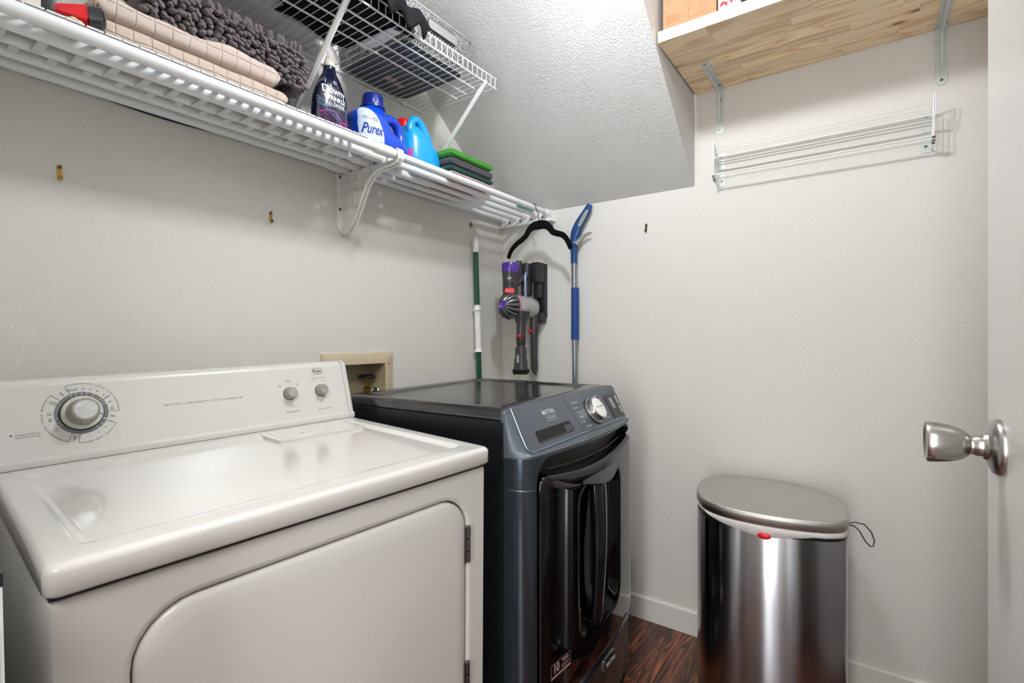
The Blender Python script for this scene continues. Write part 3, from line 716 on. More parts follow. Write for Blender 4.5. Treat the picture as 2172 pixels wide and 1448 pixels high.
for zs in (-0.212,):
    pts = []
    for i in range(13):
        x = 0.044 + (0.222 - 0.044) * i / 12; pts.append((x, bow(max(x, 0.036)) - 0.0075, wz(zs - 0.012 * i / 12 - 0.006)))
    wa.part('door_seam', MB().tube(pts, 0.0008, 6), mDark, parent=wdoor)
    pts = [(0.512 + (0.663 - 0.512) * i / 12, bow(min(0.512 + 0.151 * i / 12, WW - 0.015)) - 0.0075, wz(-0.230 + 0.014 * i / 12)) for i in range(13)]
    mb.tube(pts, 0.0008, 6)
wa.part('door_seam', mb, mDark, parent=wdoor)
# handle: vertical gloss bar with a scooped cap across the pocket
mb = MB(); pts = []; rs = []
for i in range(15):
    t = i / 14; z = mix(-0.248, -0.655, t); x = 0.352 - 0.010 * math.sin(PI * t) - 0.012 * t * t
    pts.append((x, bow(0.36) + 0.010 - 0.018 * math.sin(PI * (0.1 + 0.8 * t)), wz(z))); rs.append(0.034 - 0.012 * t)
mb.tube(pts, rs, 20, flat=0.65, up=(1, 0, 0))
hb = wa.part('door_handle', mb, mHandleB)
wa.part('handle_highlight', MB().tube([(p[0] + r * 0.62, p[1] - r * 0.52, p[2]) for p, r in zip(pts, rs)], 0.0022, 8), M('handle_highlight_grey', (120, 130, 146), 0.15, metal=0.9), parent=hb)  # bright strip drawn as the highlight along the handle edge
mb = MB(); pl = []
for i in range(21):
    t = i / 20; x = mix(0.234, 0.500, t); pl.append((x, bow(x) - 0.010 - 0.012 * math.sin(PI * t) , wz(-0.226 - 0.034 * math.sin(PI * t) * (0.4 + 0.6 * t))))
pu = [(p[0], bow(p[0]) - 0.007, wz(-0.214)) for p in pl]; pb = [(p[0], bow(p[0]) + 0.02, wz(-0.232)) for p in pl]
mb.loft([pu, pl, [(p[0], p[1] + 0.006, p[2] - 0.006) for p in pl], pb], False, False, closed=False)
wa.part('handle_cap', mb, mHandleB, parent=hb)
# recess line and arc above the door
mb = MB()
mb.tube([(0.10 + 0.50 * i / 16, bow(0.1 + 0.5 * i / 16) + 0.014, wz(-0.158 - 0.010 * math.sin(PI * i / 16))) for i in range(17)], 0.0012, 6)
wa.part('inner_ring_edge', mb, mVacS, parent=fp)
# brand plate and sticker
mb = MB(); z_ = -0.812
fb = frame((0.425, bow(0.425) - 0.003, wz(z_)), (1, -0.03, 0), (0, 0, 1))
def plate(mb, fr, w_, h_, t_, r=0.002): mb.loft([[fr @ Vector((x, y_, z)) for x, y_ in rrect(-w_ / 2 + i, -h_ / 2 + i, w_ / 2 - i, h_ / 2 - i, r, 3)] for i, z in ((0, -0.006), (0, t_), (0.001, t_ + 0.0006))]); return mb
bd = wa.part('brand_plate', plate(MB(), fb, 0.080, 0.032, 0.004), mChrome)
wa.part('plate_face', plate(MB(), fb @ Matrix.Translation((0, -0.001, 0.0035)), 0.072, 0.024, 0.0015), mDark, parent=bd)
mb = MB(); mb.text('MAYTAG', 0.018, fb @ Matrix.Translation((0, -0.001, 0.0062)), thick=0.0002, sx=0.85, bold=0.0005)
wa.part('plate_lettering', mb, mPrintL, parent=bd, smooth=False)
xs_ = 0.121
fs = frame((xs_, bow(xs_) - 0.0085, wz(-0.662)), (1, (bow(xs_ + 0.01) - bow(xs_ - 0.01)) / 0.02, 0), (0, 0, 1))
mb = MB()
L_ = [[fs @ Vector((x, y_, 0.0006)) for x, y_ in rrect(-0.044 + i, -0.0185 + i, 0.044 - i, 0.0185 - i, 0.002, 3)] for i in (0, 0.0012)]
mb.loft(L_, False, False)
mb.poly([fs @ Vector(v) for v in ((-0.042, -0.0175, 0.0007), (0.042, -0.0175, 0.0007), (0.042, -0.0125, 0.0007), (-0.042, -0.0125, 0.0007))])
mb.text('10', 0.031, fs @ Matrix.Translation((-0.021, 0.003, 0.0007)), thick=0.0001, sx=0.9, bold=0.0012)
mb.text('YEAR', 0.013, fs @ Matrix.Translation((0.020, 0.009, 0.0007)), thick=0.0001, sx=1.0, bold=0.0004)
mb.text('LIMITED PARTS\nWARRANTY', 0.0055, fs @ Matrix.Translation((0.020, -0.0045, 0.0007)), thick=0.0001)
wa.part('warranty_sticker', mb, M('sticker_print', (168, 140, 138), 0.5), parent=wdoor, smooth=False)

# ------------------------------------------------------------------ stainless trash can
outl = [(1.653,-1.036),(1.700,-1.018),(1.770,-1.006),(1.840,-1.004),(1.890,-1.022),(1.925,-1.060),(1.943,-1.120),(1.951,-1.207),(1.944,-1.270),(1.919,-1.330),(1.865,-1.391),(1.800,-1.420),(1.743,-1.430),(1.676,-1.434),(1.625,-1.428),(1.588,-1.395),(1.562,-1.330),(1.550,-1.265),(1.547,-1.215),(1.551,-1.160),(1.566,-1.110),(1.600,-1.066)]
def catmull(P, k=5):
    out = []; n = len(P)
    for i in range(n):
        a, b, c, d = (Vector(P[(i + j - 1) % n]) for j in range(4))
        for q in range(k):
            t = q / k
            out.append(0.5 * ((2 * b) + (-a + c) * t + (2 * a - 5 * b + 4 * c - d) * t * t + (-a + 3 * b - 3 * c + d) * t ** 3))
    return out
OL = catmull(outl); cen = sum(OL, Vector((0, 0))) / len(OL)
def ol(s, z): return [(cen.x + (p.x - cen.x) * s, cen.y + (p.y - cen.y) * s, z) for p in OL]
tcn = Thing('trash_can', 'stainless steel step trash can with brushed oval lid standing against the back wall', 'trash can', (cen.x, cen.y, 0))
tcn.part('body', MB().loft([ol(0.985, 0.03), ol(0.99, 0.036), ol(0.99, 0.60), ol(0.985, 0.602), ol(0.95, 0.601)], True, True), mSteel)
tcn.part('base', MB().loft([ol(0.985, 0.0), ol(0.985, 0.031)]), mDark)
tcn.part('rim', MB().loft([ol(0.972, 0.598), ol(0.972, 0.622), ol(0.93, 0.624)]), mDark)
tcn.part('lid', MB().loft([ol(0.985, 0.6245), ol(1.0, 0.628), ol(1.0, 0.651), ol(0.990, 0.6555), ol(0.975, 0.6567), ol(0.90, 0.6575), ol(0.75, 0.6590), ol(0.5, 0.6605), ol(0.25, 0.6613)], True, True), mSteelLid, ang=60)
tcn.part('hinge', MB().box(1.945, -1.28, 0.56, 1.985, -1.14, 0.64, 0.005), mDark)
tcn.part('pedal', MB().box(1.52, -1.27, 0.012, 1.56, -1.19, 0.024, 0.003), mSteel)
# liner bag peeking out under lid
mb = MB(); n = len(OL); i0 = 0
A_ = []; B_ = []
idx = [k_ for k_ in range(n) if OL[k_].x < 1.70]
idx = sorted(idx, key=lambda k_: -OL[k_].y)
L1, L2, L3 = [], [], []
for k_ in idx:
    t = (-1.036 - OL[k_].y) / (1.434 - 1.036); t = min(max(t, 0), 1)
    drop = 0.030 * max(0, 1 - abs(t - 0.5) / 0.42) ** 0.8 + 0.001
    if t > 0.5: drop = max(drop, 0.011)
    L1.append((cen.x + (OL[k_].x - cen.x) * 0.97, cen.y + (OL[k_].y - cen.y) * 0.97, 0.6262))
    o_ = 1.004 + 0.003 * math.sin(t * 60)
    L2.append((cen.x + (OL[k_].x - cen.x) * 0.992, cen.y + (OL[k_].y - cen.y) * 0.992, 0.6235))
    L3.append((cen.x + (OL[k_].x - cen.x) * o_, cen.y + (OL[k_].y - cen.y) * o_, 0.6240 - drop))
mb.loft([L1, L2, L3], False, False, closed=False)
bg = mb.build('trash_bag', mBag, None, label='white trash bag edge showing under the trash can lid', cat='bag')
bg.modifiers.new('s', 'SOLIDIFY').thickness = 0.0006
tie = MB().ball((1.546, -1.243, 0.5985), 0.014, 0.35, 1.25, 0.62, 3).build('bottle_cap', mRed, None, label='small red rounded piece of rubbish poking out below the trash can lid', cat='rubbish')
mb = MB(); pts = catmull([(1.72,-1.436),(1.76,-1.470),(1.80,-1.500),(1.83,-1.512)], 1)
cp = [(1.70,-1.431,0.628),(1.73,-1.447,0.626),(1.77,-1.468,0.612),(1.80,-1.484,0.585),(1.815,-1.492,0.556),(1.815,-1.489,0.540),(1.805,-1.482,0.540),(1.79,-1.470,0.558),(1.77,-1.457,0.590),(1.74,-1.445,0.612),(1.70,-1.431,0.624)]
mb.tube(cp, 0.0018, 8)
mb.build('cord_loop', mCord, None, label='thin grey cord loop hanging from the right end of the trash can lid', cat='cord')

# ------------------------------------------------------------------ utility (laundry) box in the left wall
ub = Thing('utility_box', 'tan recessed laundry outlet box in the wall between dryer console and washer', 'utility box', (1.145, 0, 0.80))
ox0, oz0, ox1, oz1 = 0.992, 0.775, 1.298, 1.095
mb = MB()
mb.loft([[(x, yy, z) for x, z in pp] for yy, pp in ((0.0, rrect(ox0, oz0, ox1, oz1, 0.004, 3)), (-0.006, rrect(ox0, oz0, ox1, oz1, 0.004, 3)), (-0.008, rrect(ox0 + 0.003, oz0 + 0.003, ox1 - 0.003, oz1 - 0.003, 0.004, 3)), (-0.008, rrect(bx0 + 0.002, bz0 + 0.002, bx1 - 0.002, bz1 - 0.002, 0.003, 3)), (0.095, rrect(bx0 + 0.002, bz0 + 0.002, bx1 - 0.002, bz1 - 0.002, 0.003, 3)))], False, False)
ub.part('flange', mb, mTan)
ub.part('back_plate', MB().box(bx0 + 0.001, 0.090, bz0 + 0.001, bx1 - 0.001, 0.094, bz1 - 0.001), mTanIn)
ub.part('screw', MB().lathe([(0.0035, 0), (0.003, 0.0015), (0.0008, 0.002)], (1.277, -0.008, 1.052), (0, -1, 0), 12), mScrew)
vv = ub.part('valve', MB().lathe([(0.016, 0), (0.016, 0.012), (0.010, 0.014), (0.010, 0.03), (0.014, 0.032), (0.014, 0.046), (0.008, 0.05), (0.0045, 0.052), (0.0045, 0.088)], (1.226, 0.055, 0.915), (0, 0, 1), 16), mBrass)
mb = MB().lathe([(0.007, 0), (0.009, 0.004), (0.009, 0.010), (0.005, 0.013)], (1.226, 0.055, 0.998), (0, 0, 1), 12)
mb.tube([(1.226 + 0.026 * math.cos(a) , 0.055 + 0.026 * math.sin(a), 1.004 + 0.001 * math.sin(4 * a)) for a in [2 * PI * i / 24 for i in range(24)]], [0.005 + 0.0012 * math.cos(4 * 2 * PI * i / 24) for i in range(24)], 8, closed=True)
for a in range(4): mb.cyl((1.226, 0.055, 1.003), (1.226 + 0.026 * math.cos(a * PI / 2), 0.055 + 0.026 * math.sin(a * PI / 2), 1.003), 0.004, n=8)
ub.part('valve_handle', mb, mBlack, parent=vv)
ub.part('valve_outlet', MB().tube([(1.226, 0.055, 0.925), (1.226, 0.03, 0.925), (1.226, 0.015, 0.905), (1.226, 0.012, 0.88)], 0.012, 12), mBrass, parent=vv)
ub.part('hose_fitting', MB().tube([(1.245, 0.05, 0.945), (1.254, 0.045, 0.958), (1.256, 0.03, 0.955), (1.252, 0.02, 0.935)], 0.006, 10), mChrome)
# thin hoses behind the washer so the machines are plumbed
# ------------------------------------------------------------------ picture hooks
def hook(name, label, loc, nx, mat):
    """nx: wall normal"""
    t = Thing(name, label, 'hook', loc, world=True, group='picture hooks nailed to the walls')
    nx = Vector(nx); s = Vector((0, 0, 1)).cross(nx)
    fr = frame(loc, s, (0, 0, 1)); fr.translation = Vector(loc)
    if (fr.to_3x3() @ Vector((0, 0, 1))).dot(nx) < 0: fr = frame(loc, -s, (0, 0, 1))
    mb = MB(); mb.loft([[fr @ Vector((x * 0.0045 * w_, y_, z)) for x, z0_ in ((-1, 0), (1, 0), (1, 1), (-1, 1)) for z in (zz + 0.0012 * z0_,)] for y_, zz, w_ in ((0.014, 0.0, 1.1), (0.002, 0.001, 0.9), (-0.010, 0.002, 0.7), (-0.016, 0.004, 0.7), (-0.018, 0.008, 0.7), (-0.013, 0.011, 0.7), (-0.008, 0.011, 0.7))])
    t.part('strap', mb, mat)
    t.part('nail', MB().cyl(fr @ Vector((0, 0.013, 0.006)), fr @ Vector((0, 0.006, -0.003)), 0.0018, n=8).ball(fr @ Vector((0, 0.014, 0.0065)), 0.0032, sub=1), mScrew)
    return t
hook('picture_hook', 'leftmost brass picture hook on the wall above the dryer dial', (0.333, 0, 1.519), (0, -1, 0), mBrass)
hook('picture_hook', 'brass picture hook on the wall left of the white shelf bracket', (0.822, 0, 1.515), (0, -1, 0), mBrass)
hook('picture_hook', 'dark bronze picture hook alone on the back wall', (XB, -0.733, 1.598), (-1, 0, 0), M('bronze', (92, 74, 52), 0.35, metal=0.9))
# ------------------------------------------------------------------ tube shelf along the left wall
TY = [-0.272, -0.210, -0.148, -0.086, -0.026]; TZ = 1.7215; XBR = 1.080; XE = 1.984
ts = Thing('tube_shelf', 'long white shelf of five round tubes with a plastic liner on the left wall', 'shelf', (0.08, 0, TZ))
for i, y_ in enumerate(TY):
    ts.part('tube', MB().cyl((0.075, y_, TZ), (XBR - 0.02, y_, TZ), 0.0140, n=20), mWhiteTube)
    ts.part('tube', MB().cyl((XBR + 0.008, y_, TZ), (XE - 0.002, y_, TZ), 0.0122, n=20), mWhiteTube)
    xc = XBR - 0.075 if i else XBR - 0.085
    ts.part('tube_socket', MB().lathe([(0.0165, 0), (0.0172, 0.003), (0.0172, 0.060), (0.0155, 0.063), (0.0155, 0.073)], (xc, y_, TZ), (1, 0, 0), 24), mWhiteP)
# long sleeve on part of the third tube
ts.part('tube_sleeve', MB().lathe([(0.0150, 0), (0.0154, 0.002), (0.0154, 0.25), (0.0135, 0.262)], (XBR + 0.012, TY[2], TZ), (1, 0, 0), 20), mWhiteP)
# bracket in the middle
curve = [(-0.001, 1.502), (-0.020, 1.503), (-0.036, 1.508), (-0.055, 1.522), (-0.075, 1.545), (-0.098, 1.583), (-0.120, 1.624), (-0.138, 1.652), (-0.160, 1.672), (-0.190, 1.684), (-0.225, 1.689), (-0.262, 1.689), (-0.282, 1.694), (-0.292, 1.706), (-0.293, 1.722), (-0.290, 1.735), (-0.284, 1.739)]
mb = MB(); t_ = 0.0018
poly = curve + [(-0.272, 1.7385), (-0.255, 1.705), (-0.04, 1.705), (-0.001, 1.738)]
mb.loft([[(XBR + s, a, b) for a, b in poly] for s in (-t_, t_)])
br = ts.part('bracket', mb, mWhiteP, smooth=False)
mb = MB()
inn = []
for i, p in enumerate(curve):
    a = Vector(curve[max(i - 1, 0)]); b = Vector(curve[min(i + 1, len(curve) - 1)]); d = (b - a).normalized(); nn = Vector((-d.y, d.x))
    q = Vector(p) - nn * 0.0035 if False else Vector(p) + nn * -0.0035
    inn.append(q)
mb.loft([[(XBR + sx, p[0] if k_ == 0 else q.x, p[1] if k_ == 0 else q.y) for sx, k_ in ((-0.012, 0), (0.012, 0), (0.012, 1), (-0.012, 1))] for p, q in zip(curve, inn)])
ts.part('bracket_rim', mb, mWhiteP, parent=br)
mb = MB(); mb.loft([[(XBR + a, -0.0005 - b, 0) for a, b in ((-0.024, 0), (0.016, 0), (0.016, 0.003), (-0.024, 0.003))] for _ in (0,)] * 0 or [[(XBR + a, -0.0004 - b, z) for a, b in ((-0.026 + ins, 0), (0.016, 0), (0.016, 0.0035), (-0.026 + ins, 0.0035))] for z, ins in ((1.507, 0.022), (1.513, 0.012), (1.519, 0.010), (1.525, 0.001), (1.532, 0), (1.738, 0))])
ts.part('bracket_flange', mb, mWhiteP, parent=br)
def ylow(yq):
    c = sorted([(a, b) for a, b in curve[:12]], key=lambda v: -v[0])
    for (a, b), (a2, b2) in zip(c[:-1], c[1:]):
        if a2 <= yq <= a: return b + (b2 - b) * (a - yq) / (a - a2 + 1e-9)
    return 1.69
mb = MB()
for yq in (-0.045, -0.078, -0.11, -0.148, -0.19, -0.235):
    mb.box(XBR - 0.010, yq - 0.0012, ylow(yq) + 0.002, XBR + 0.010, yq + 0.0012, 1.706)
for zq, ya, yb in ((1.64, -0.125, -0.003), (1.59, -0.10, -0.003), (1.672, -0.158, -0.003), (1.705, -0.262, -0.003)):
    mb.box(XBR - 0.010, ya, zq - 0.0012, XBR + 0.010, yb, zq + 0.0012)
ts.part('bracket_rib', mb, mWhiteP, parent=br, smooth=False)
for zz in (1.698, 1.588): ts.part('screw', MB().lathe([(0.0055, 0), (0.005, 0.001), (0.0025, 0.0012), (0.0024, 0.0006)], (XBR - 0.014, -0.004, zz), (0, -1, 0), 14), mScrew, parent=br)
# end plate on the back wall
mb = MB()
pp = [(-0.003, 1.686), (-0.288, 1.682), (-0.292, 1.690), (-0.275, 1.700), (-0.286, 1.713), (-0.288, 1.732), (-0.280, 1.737), (-0.262, 1.737), (-0.235, 1.734), (-0.02, 1.734), (-0.003, 1.726)]
mb.loft([[(XE + s, a, b) for a, b in pp] for s in (0.0, 0.018)])
ep = ts.part('end_plate', mb, mWhiteP, smooth=False)
mb = MB(); mb.box(XE - 0.022, -0.305, 1.679, XB - 0.0005, -0.003, 1.684, 0.001, 1); ts.part('end_plate_lip', mb, mWhiteP, parent=ep)
for i in range(4):
    yq = -0.058 - i * 0.062
    ts.part('screw', MB().lathe([(0.0058, 0), (0.005, 0.0015)], (XE - 0.0002, yq, 1.7045), (-1, 0, 0), 14), mScrew, parent=ep)
for y_ in TY: ts.part('tube_socket', MB().lathe([(0.0152, -0.001), (0.0152, -0.022), (0.0132, -0.024)], (XE, y_, TZ), (1, 0, 0), 20), mWhiteP)
# liner over the left part: sheet with a row of light holes behind the front tube plus cross slats
PX = 0.0285; LX0, LX1 = 0.08, 0.985; ZL = TZ + 0.0142
mb = MB()
mb.box(LX0, -0.2245, ZL, LX1, -0.012, ZL + 0.0016)
n_ = int((LX1 - LX0) / PX)
for i in range(n_):
    xa = LX0 + i * PX
    mb.box(xa, -0.2530, ZL, xa + 0.0135, -0.2245, ZL + 0.0016)
mb.box(LX0, -0.2600, ZL, LX1, -0.2530, ZL + 0.0016)
for i in range(n_):
    xa = LX0 + i * PX
    mb.box(xa + 0.0016, -0.2830, ZL - 0.0010, xa + PX - 0.0016, -0.2600, ZL + 0.0022)
ts.part('liner_sheet', mb, mLiner, smooth=False)
for i in range(int(n_ / 2)):
    xa = LX0 + i * PX * 2 + 0.004
    mb = MB().box(xa, TY[1] + 0.004, TZ - 0.0158, xa + 0.015, TY[2] - 0.002, TZ - 0.0143)
    mb.box(xa, TY[1] + 0.003, TZ - 0.0158, xa + 0.015, TY[1] + 0.0045, TZ - 0.010)
    ts.part('liner_slat', mb, mLiner, smooth=False)
    xb = xa + PX
    ts.part('liner_slat', MB().box(xb, TY[2] + 0.001, TZ - 0.0158, xb + 0.015, TY[2] + 0.030, TZ - 0.0143), mLiner, smooth=False)
mb = MB().box(1.80, -0.232, TZ + 0.002, 1.93, -0.226, TZ + 0.012, 0.001, 1)
mb.build('teal_strip', mTeal, None, label='small teal plastic strip between the front tubes at the far end of the tube shelf', cat='strip')

# ------------------------------------------------------------------ wire shelf above
WZ_ = 2.060; WX0, WX1 = 0.09, 1.468
ws = Thing('wire_shelf', 'white ventilated wire shelf mounted high above the tube shelf', 'shelf', (WX0, 0, WZ_))
nW = int((WX1 - WX0 - 0.004) / 0.0254)
for i in range(nW + 1):
    x = WX1 - 0.003 - i * 0.0254
    mb = MB().tube([(x, -0.008, WZ_), (x, -0.362, WZ_), (x, -0.3655, WZ_ + 0.003), (x, -0.366, WZ_ + 0.032)], 0.0014, 6)
    ws.part('cross_wire', mb, mWire)
for y_, x1, r in ((-0.010, WX1 + 0.008, 0.003), (-0.200, WX1 - 0.028, 0.003), (-0.253, WX1 - 0.035, 0.003), (-0.305, WX1 - 0.050, 0.003)):
    ws.part('rail', MB().cyl((WX0, y_, WZ_ - 0.0042), (x1, y_, WZ_ - 0.0042), r, n=10), mWire)
ws.part('rail', MB().cyl((WX0, -0.3635, WZ_ - 0.001), (WX1 + 0.006, -0.3635, WZ_ - 0.001), 0.003, n=10), mWire)
ws.part('rail', MB().cyl((WX0, -0.3665, WZ_ + 0.032), (WX1 + 0.004, -0.3665, WZ_ + 0.032), 0.0026, n=10), mWire)
for x in (1.354, 0.814, 0.35):
    ws.part('wall_clip', MB().ball((x, -0.009, WZ_ - 0.006), 0.010, 1, 0.9, 0.9, 2), mWhiteP)
for xs_, xe_ in ((1.412, 1.455), (0.838, 0.860)):
    mb = MB(); a = Vector((xs_, -0.368, WZ_ + 0.004)); b = Vector((xe_, -0.004, 1.765))
    d = (b - a).normalized()
    fr = frame(a, (1, 0, 0), d)
    mb.loft([[a + d * s + Vector((1, 0, 0)) * wx * 0.0075 + fr.to_3x3() @ Vector((0, 0, 1)) * (hz * 0.004 - (0.004 if abs(wx) < 0.3 else 0)) for wx, hz in ((-1, -1), (0, -1), (1, -1), (1, 1), (0, 1), (-1, 1))] for s in (0, 0.012, (b - a).length)])
    ws.part('support_strut', mb, mWhiteP, smooth=False)

# ------------------------------------------------------------------ items on the wire shelf
ZS = WZ_ + 0.0018
bk = Thing('storage_basket', 'grey perforated plastic storage basket at the right end of the wire shelf', 'basket', (1.20, -0.17, ZS))
def bl(t, i=0): # t 0 bottom .. 1 top
    return [(x, y_) for x, y_ in rrect(1.066 - 0.012 * t + i, -0.324 - 0.020 * t + i, 1.338 + 0.030 * t - i, -0.022 + 0.006 * t - i, 0.025, 5, 4)]
bk.part('floor', MB().loft([[(x, y_, ZS) for x, y_ in bl(0)], [(x, y_, ZS + 0.006) for x, y_ in bl(0)]]), mNavyLid)
HB = 0.120
bk.part('inner_lining', MB().loft([[(x, y_, ZS + 0.006 + (HB - 0.02) * t) for x, y_ in bl(t, 0.004)] for t in (0, 0.5, 0.9)], False, False), M('basket_contents_grey', (120, 122, 124), 0.8))
def wallpt(t, u):  # continuous point on basket outline, u in 0..1
    P = bl(t); n = len(P); L_ = [0]
    for i in range(n): L_.append(L_[-1] + (Vector(P[(i + 1) % n]) - Vector(P[i])).length)
    s_ = (u % 1) * L_[-1]
    for i in range(n):
        if L_[i + 1] >= s_:
            f = (s_ - L_[i]) / (L_[i + 1] - L_[i] + 1e-9); a = Vector(P[i]); b = Vector(P[(i + 1) % n]); q = a + (b - a) * f
            return Vector((q.x, q.y, ZS + HB * t))
NU, NT = 96, 13
lowL = [[wallpt(j / NT, (i + 0.5 * (j % 2)) / NU) for i in range(NU)] for j in range(NT + 1)]
mb = MB()
for j in range(NT):
    for i in range(NU):
        a, b = lowL[j][i], lowL[j + 1][i if j % 2 == 0 else (i + 1) % NU]
        if 8 <= j <= 9 and (2 < (i % 48) < 2): continue
        w2 = 0.0021
        for q_ in (lowL[j + 1][i], lowL[j + 1][(i - 1) % NU] if j % 2 == 0 else lowL[j + 1][(i + 1) % NU]):
            d = (q_ - a); ln = d.length; d.normalize()
            tdir = (wallpt(j / NT, (i + 0.7) / NU) - wallpt(j / NT, (i + 0.3) / NU)).normalized()
            mb.poly([a - tdir * w2, a + tdir * w2, q_ + tdir * w2, q_ - tdir * w2])
for t_ in (0.0, 0.36, 0.62, 0.93):
    mb.loft([[wallpt(t_, i / 96) for i in range(96)], [wallpt(min(1, t_ + (0.07 if t_ > 0.5 else 0.03)), i / 96) for i in range(96)]], False, False)
o = bk.part('lattice_wall', mb, mBasket, smooth=False); o.modifiers.new('s', 'SOLIDIFY').thickness = 0.002
mb = MB(); mb.tube([wallpt(1.0, i / 96) for i in range(96)], 0.004, 8, closed=True)
bk.part('rim', mb, mBasket)
mb = MB(); fr = [wallpt(0.80, 0.30), wallpt(0.80, 0.40)]
zc = ZS + HB * 0.72; yf = -0.3445
mb.loft([[(x, yf + 0.0035 - (0.006 if i_ else 0), z) for x, z in rrect(1.150 - i_ * 0.004, zc - 0.014 - i_ * 0.004, 1.275 + i_ * 0.004, zc + 0.014 + i_ * 0.004, 0.013, 6)] for i_ in (1, 0)], False, False)
mb.loft([[(x, yf + 0.002, z) for x, z in rrect(1.150, zc - 0.014, 1.275, zc + 0.014, 0.013, 6)]], False, True)
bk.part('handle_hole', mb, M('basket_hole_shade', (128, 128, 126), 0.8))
mb = MB().loft([[(x, y_, ZS - 0.0004) for x, y_ in rrect(1.18, -0.115, 1.225, -0.085, 0.002, 2)]], False, True)
mb.loft([[(x, y_, ZS - 0.0004) for x, y_ in rrect(1.23, -0.105, 1.27, -0.08, 0.002, 2)]], False, True)
bk.part('price_label', mb, M('label_faded', (176, 140, 136), 0.6))
def noise2(x, y, s=0):
    return math.sin(x * 31 + s) * math.cos(y * 27 + s * 1.7) + 0.5 * math.sin(x * 67 + y * 43 + s * 2.1)
def sheet(x0, x1, y0, y1, f, nx=30, ny=24, edge=None):
    L_ = []
    for i in range(nx + 1):
        row_ = []
        for j in range(ny + 1):
            x = x0 + (x1 - x0) * i / nx; y_ = y0 + (y1 - y0) * j / ny
            if edge: x, y_ = edge(x, y_, i / nx, j / ny)
            row_.append((x, y_, f(x, y_, i / nx, j / ny)))
        L_.append(row_)
    return L_
# folded white cloth: thick soft slab lying on the wires at the back and left
def slab(x0, x1, y0, y1, h, s, wob=0.01, nx=24, ny=20):
    mb = MB(); loops = []
    for i in range(nx + 1):
        t = i / nx; x = x0 + (x1 - x0) * t; hh = h * (1 - max(0, abs(t - 0.5) * 2 - 0.9) * 6)
        loop = []
        for k_ in range(2 * ny):
            a = 2 * PI * k_ / (2 * ny); cy_ = math.copysign(abs(math.cos(a)) ** 0.45, math.cos(a)); sz = math.copysign(abs(math.sin(a)) ** 0.6, math.sin(a))
            yy = (y0 + y1) / 2 + (y1 - y0) / 2 * cy_ + wob * math.sin(x * 40 + s) * (1 if cy_ < 0 else 0.5)
            zz = ZS + h / 2 + (hh / 2) * sz + (0.004 * noise2(x, yy, s) if sz > 0 else 0)
            loop.append((x + wob * 0.6 * math.sin(yy * 45 + s), yy, max(zz, ZS)))
        loops.append(loop)
    mb.loft(loops); return mb
slab(0.55, 0.985, -0.120, -0.018, 0.06, 1.3, 0.006).build('folded_sheet', mWhiteC, None, label='folded white cloth on the back of the wire shelf, left of the black garment', cat='cloth')
slab(0.44, 0.742, -0.345, -0.130, 0.05, 2.0, 0.006).build('folded_sheet', mWhiteC, None, label='second white cloth at the left front of the wire shelf beyond the black garment', cat='cloth')
# black garment: slab plus a hanging flap over the lip
mb = MB()
def gar(x, y_, u, v): return 0
nx, ny = 40, 26; L_ = []
for i in range(nx + 1):
    u = i / nx; x = 0.760 + 0.320 * u; row_ = []
    for j in range(ny + 1):
        v = j / ny
        # path: bottom back -> bottom front -> over lip -> down outside -> back up on top
        yb = -0.345 if x > 0.995 else -0.135 - 0.01 * math.sin(u * 9)
        if v < 0.45: yy = yb + (-0.352 - yb) * v / 0.45; zz = ZS + 0.001
        elif v < 0.6: t = (v - 0.45) / 0.15; yy = -0.352 + 0.004 * t - 0.014 * t * t; zz = ZS + 0.001 + 0.040 * math.sin(t * PI / 2)
        else: t = (v - 0.6) / 0.4; yy = -0.364 - 0.040 * math.sin(t * PI * 0.7) - 0.012 * t - 0.006 * math.sin(u * 30) * t; zz = ZS + 0.041 + 0.05 * math.sin(min(t, 0.5) * PI) * 1.0 - (0.075 + 0.014 * math.sin(u * 26) + 0.035 * u) * t
        row_.append((x + 0.006 * math.sin(v * 13 + u * 4), yy + 0.004 * noise2(x * 2, v, 1) * (v > 0.6), zz + 0.002 * noise2(x, v * 2, 3) * (v > 0.6)))
    L_.append(row_)
mb.loft(L_, False, False, closed=False)
gt = Thing('black_garment', 'black garment lying on the wire shelf and draped over its front lip', 'clothing', (0.88, -0.25, ZS))
o = gt.part('draped_flap', mb, mBlackC); o.modifiers.new('s', 'SOLIDIFY').thickness = 0.003
mb = slab(0.762, 0.992, -0.352, -0.132, 0.135, 4.0, 0.005)
for v in mb.bm.verts: v.co.z += 0.004
gt.part('folded_body', mb, mBlackC)
slab(1.002, 1.048, -0.325, -0.17, 0.012, 6.0, 0.004, 10, 8).build('white_tag', mWhitePr, None, label='small crumpled white paper between the black garment and the grey basket', cat='paper')

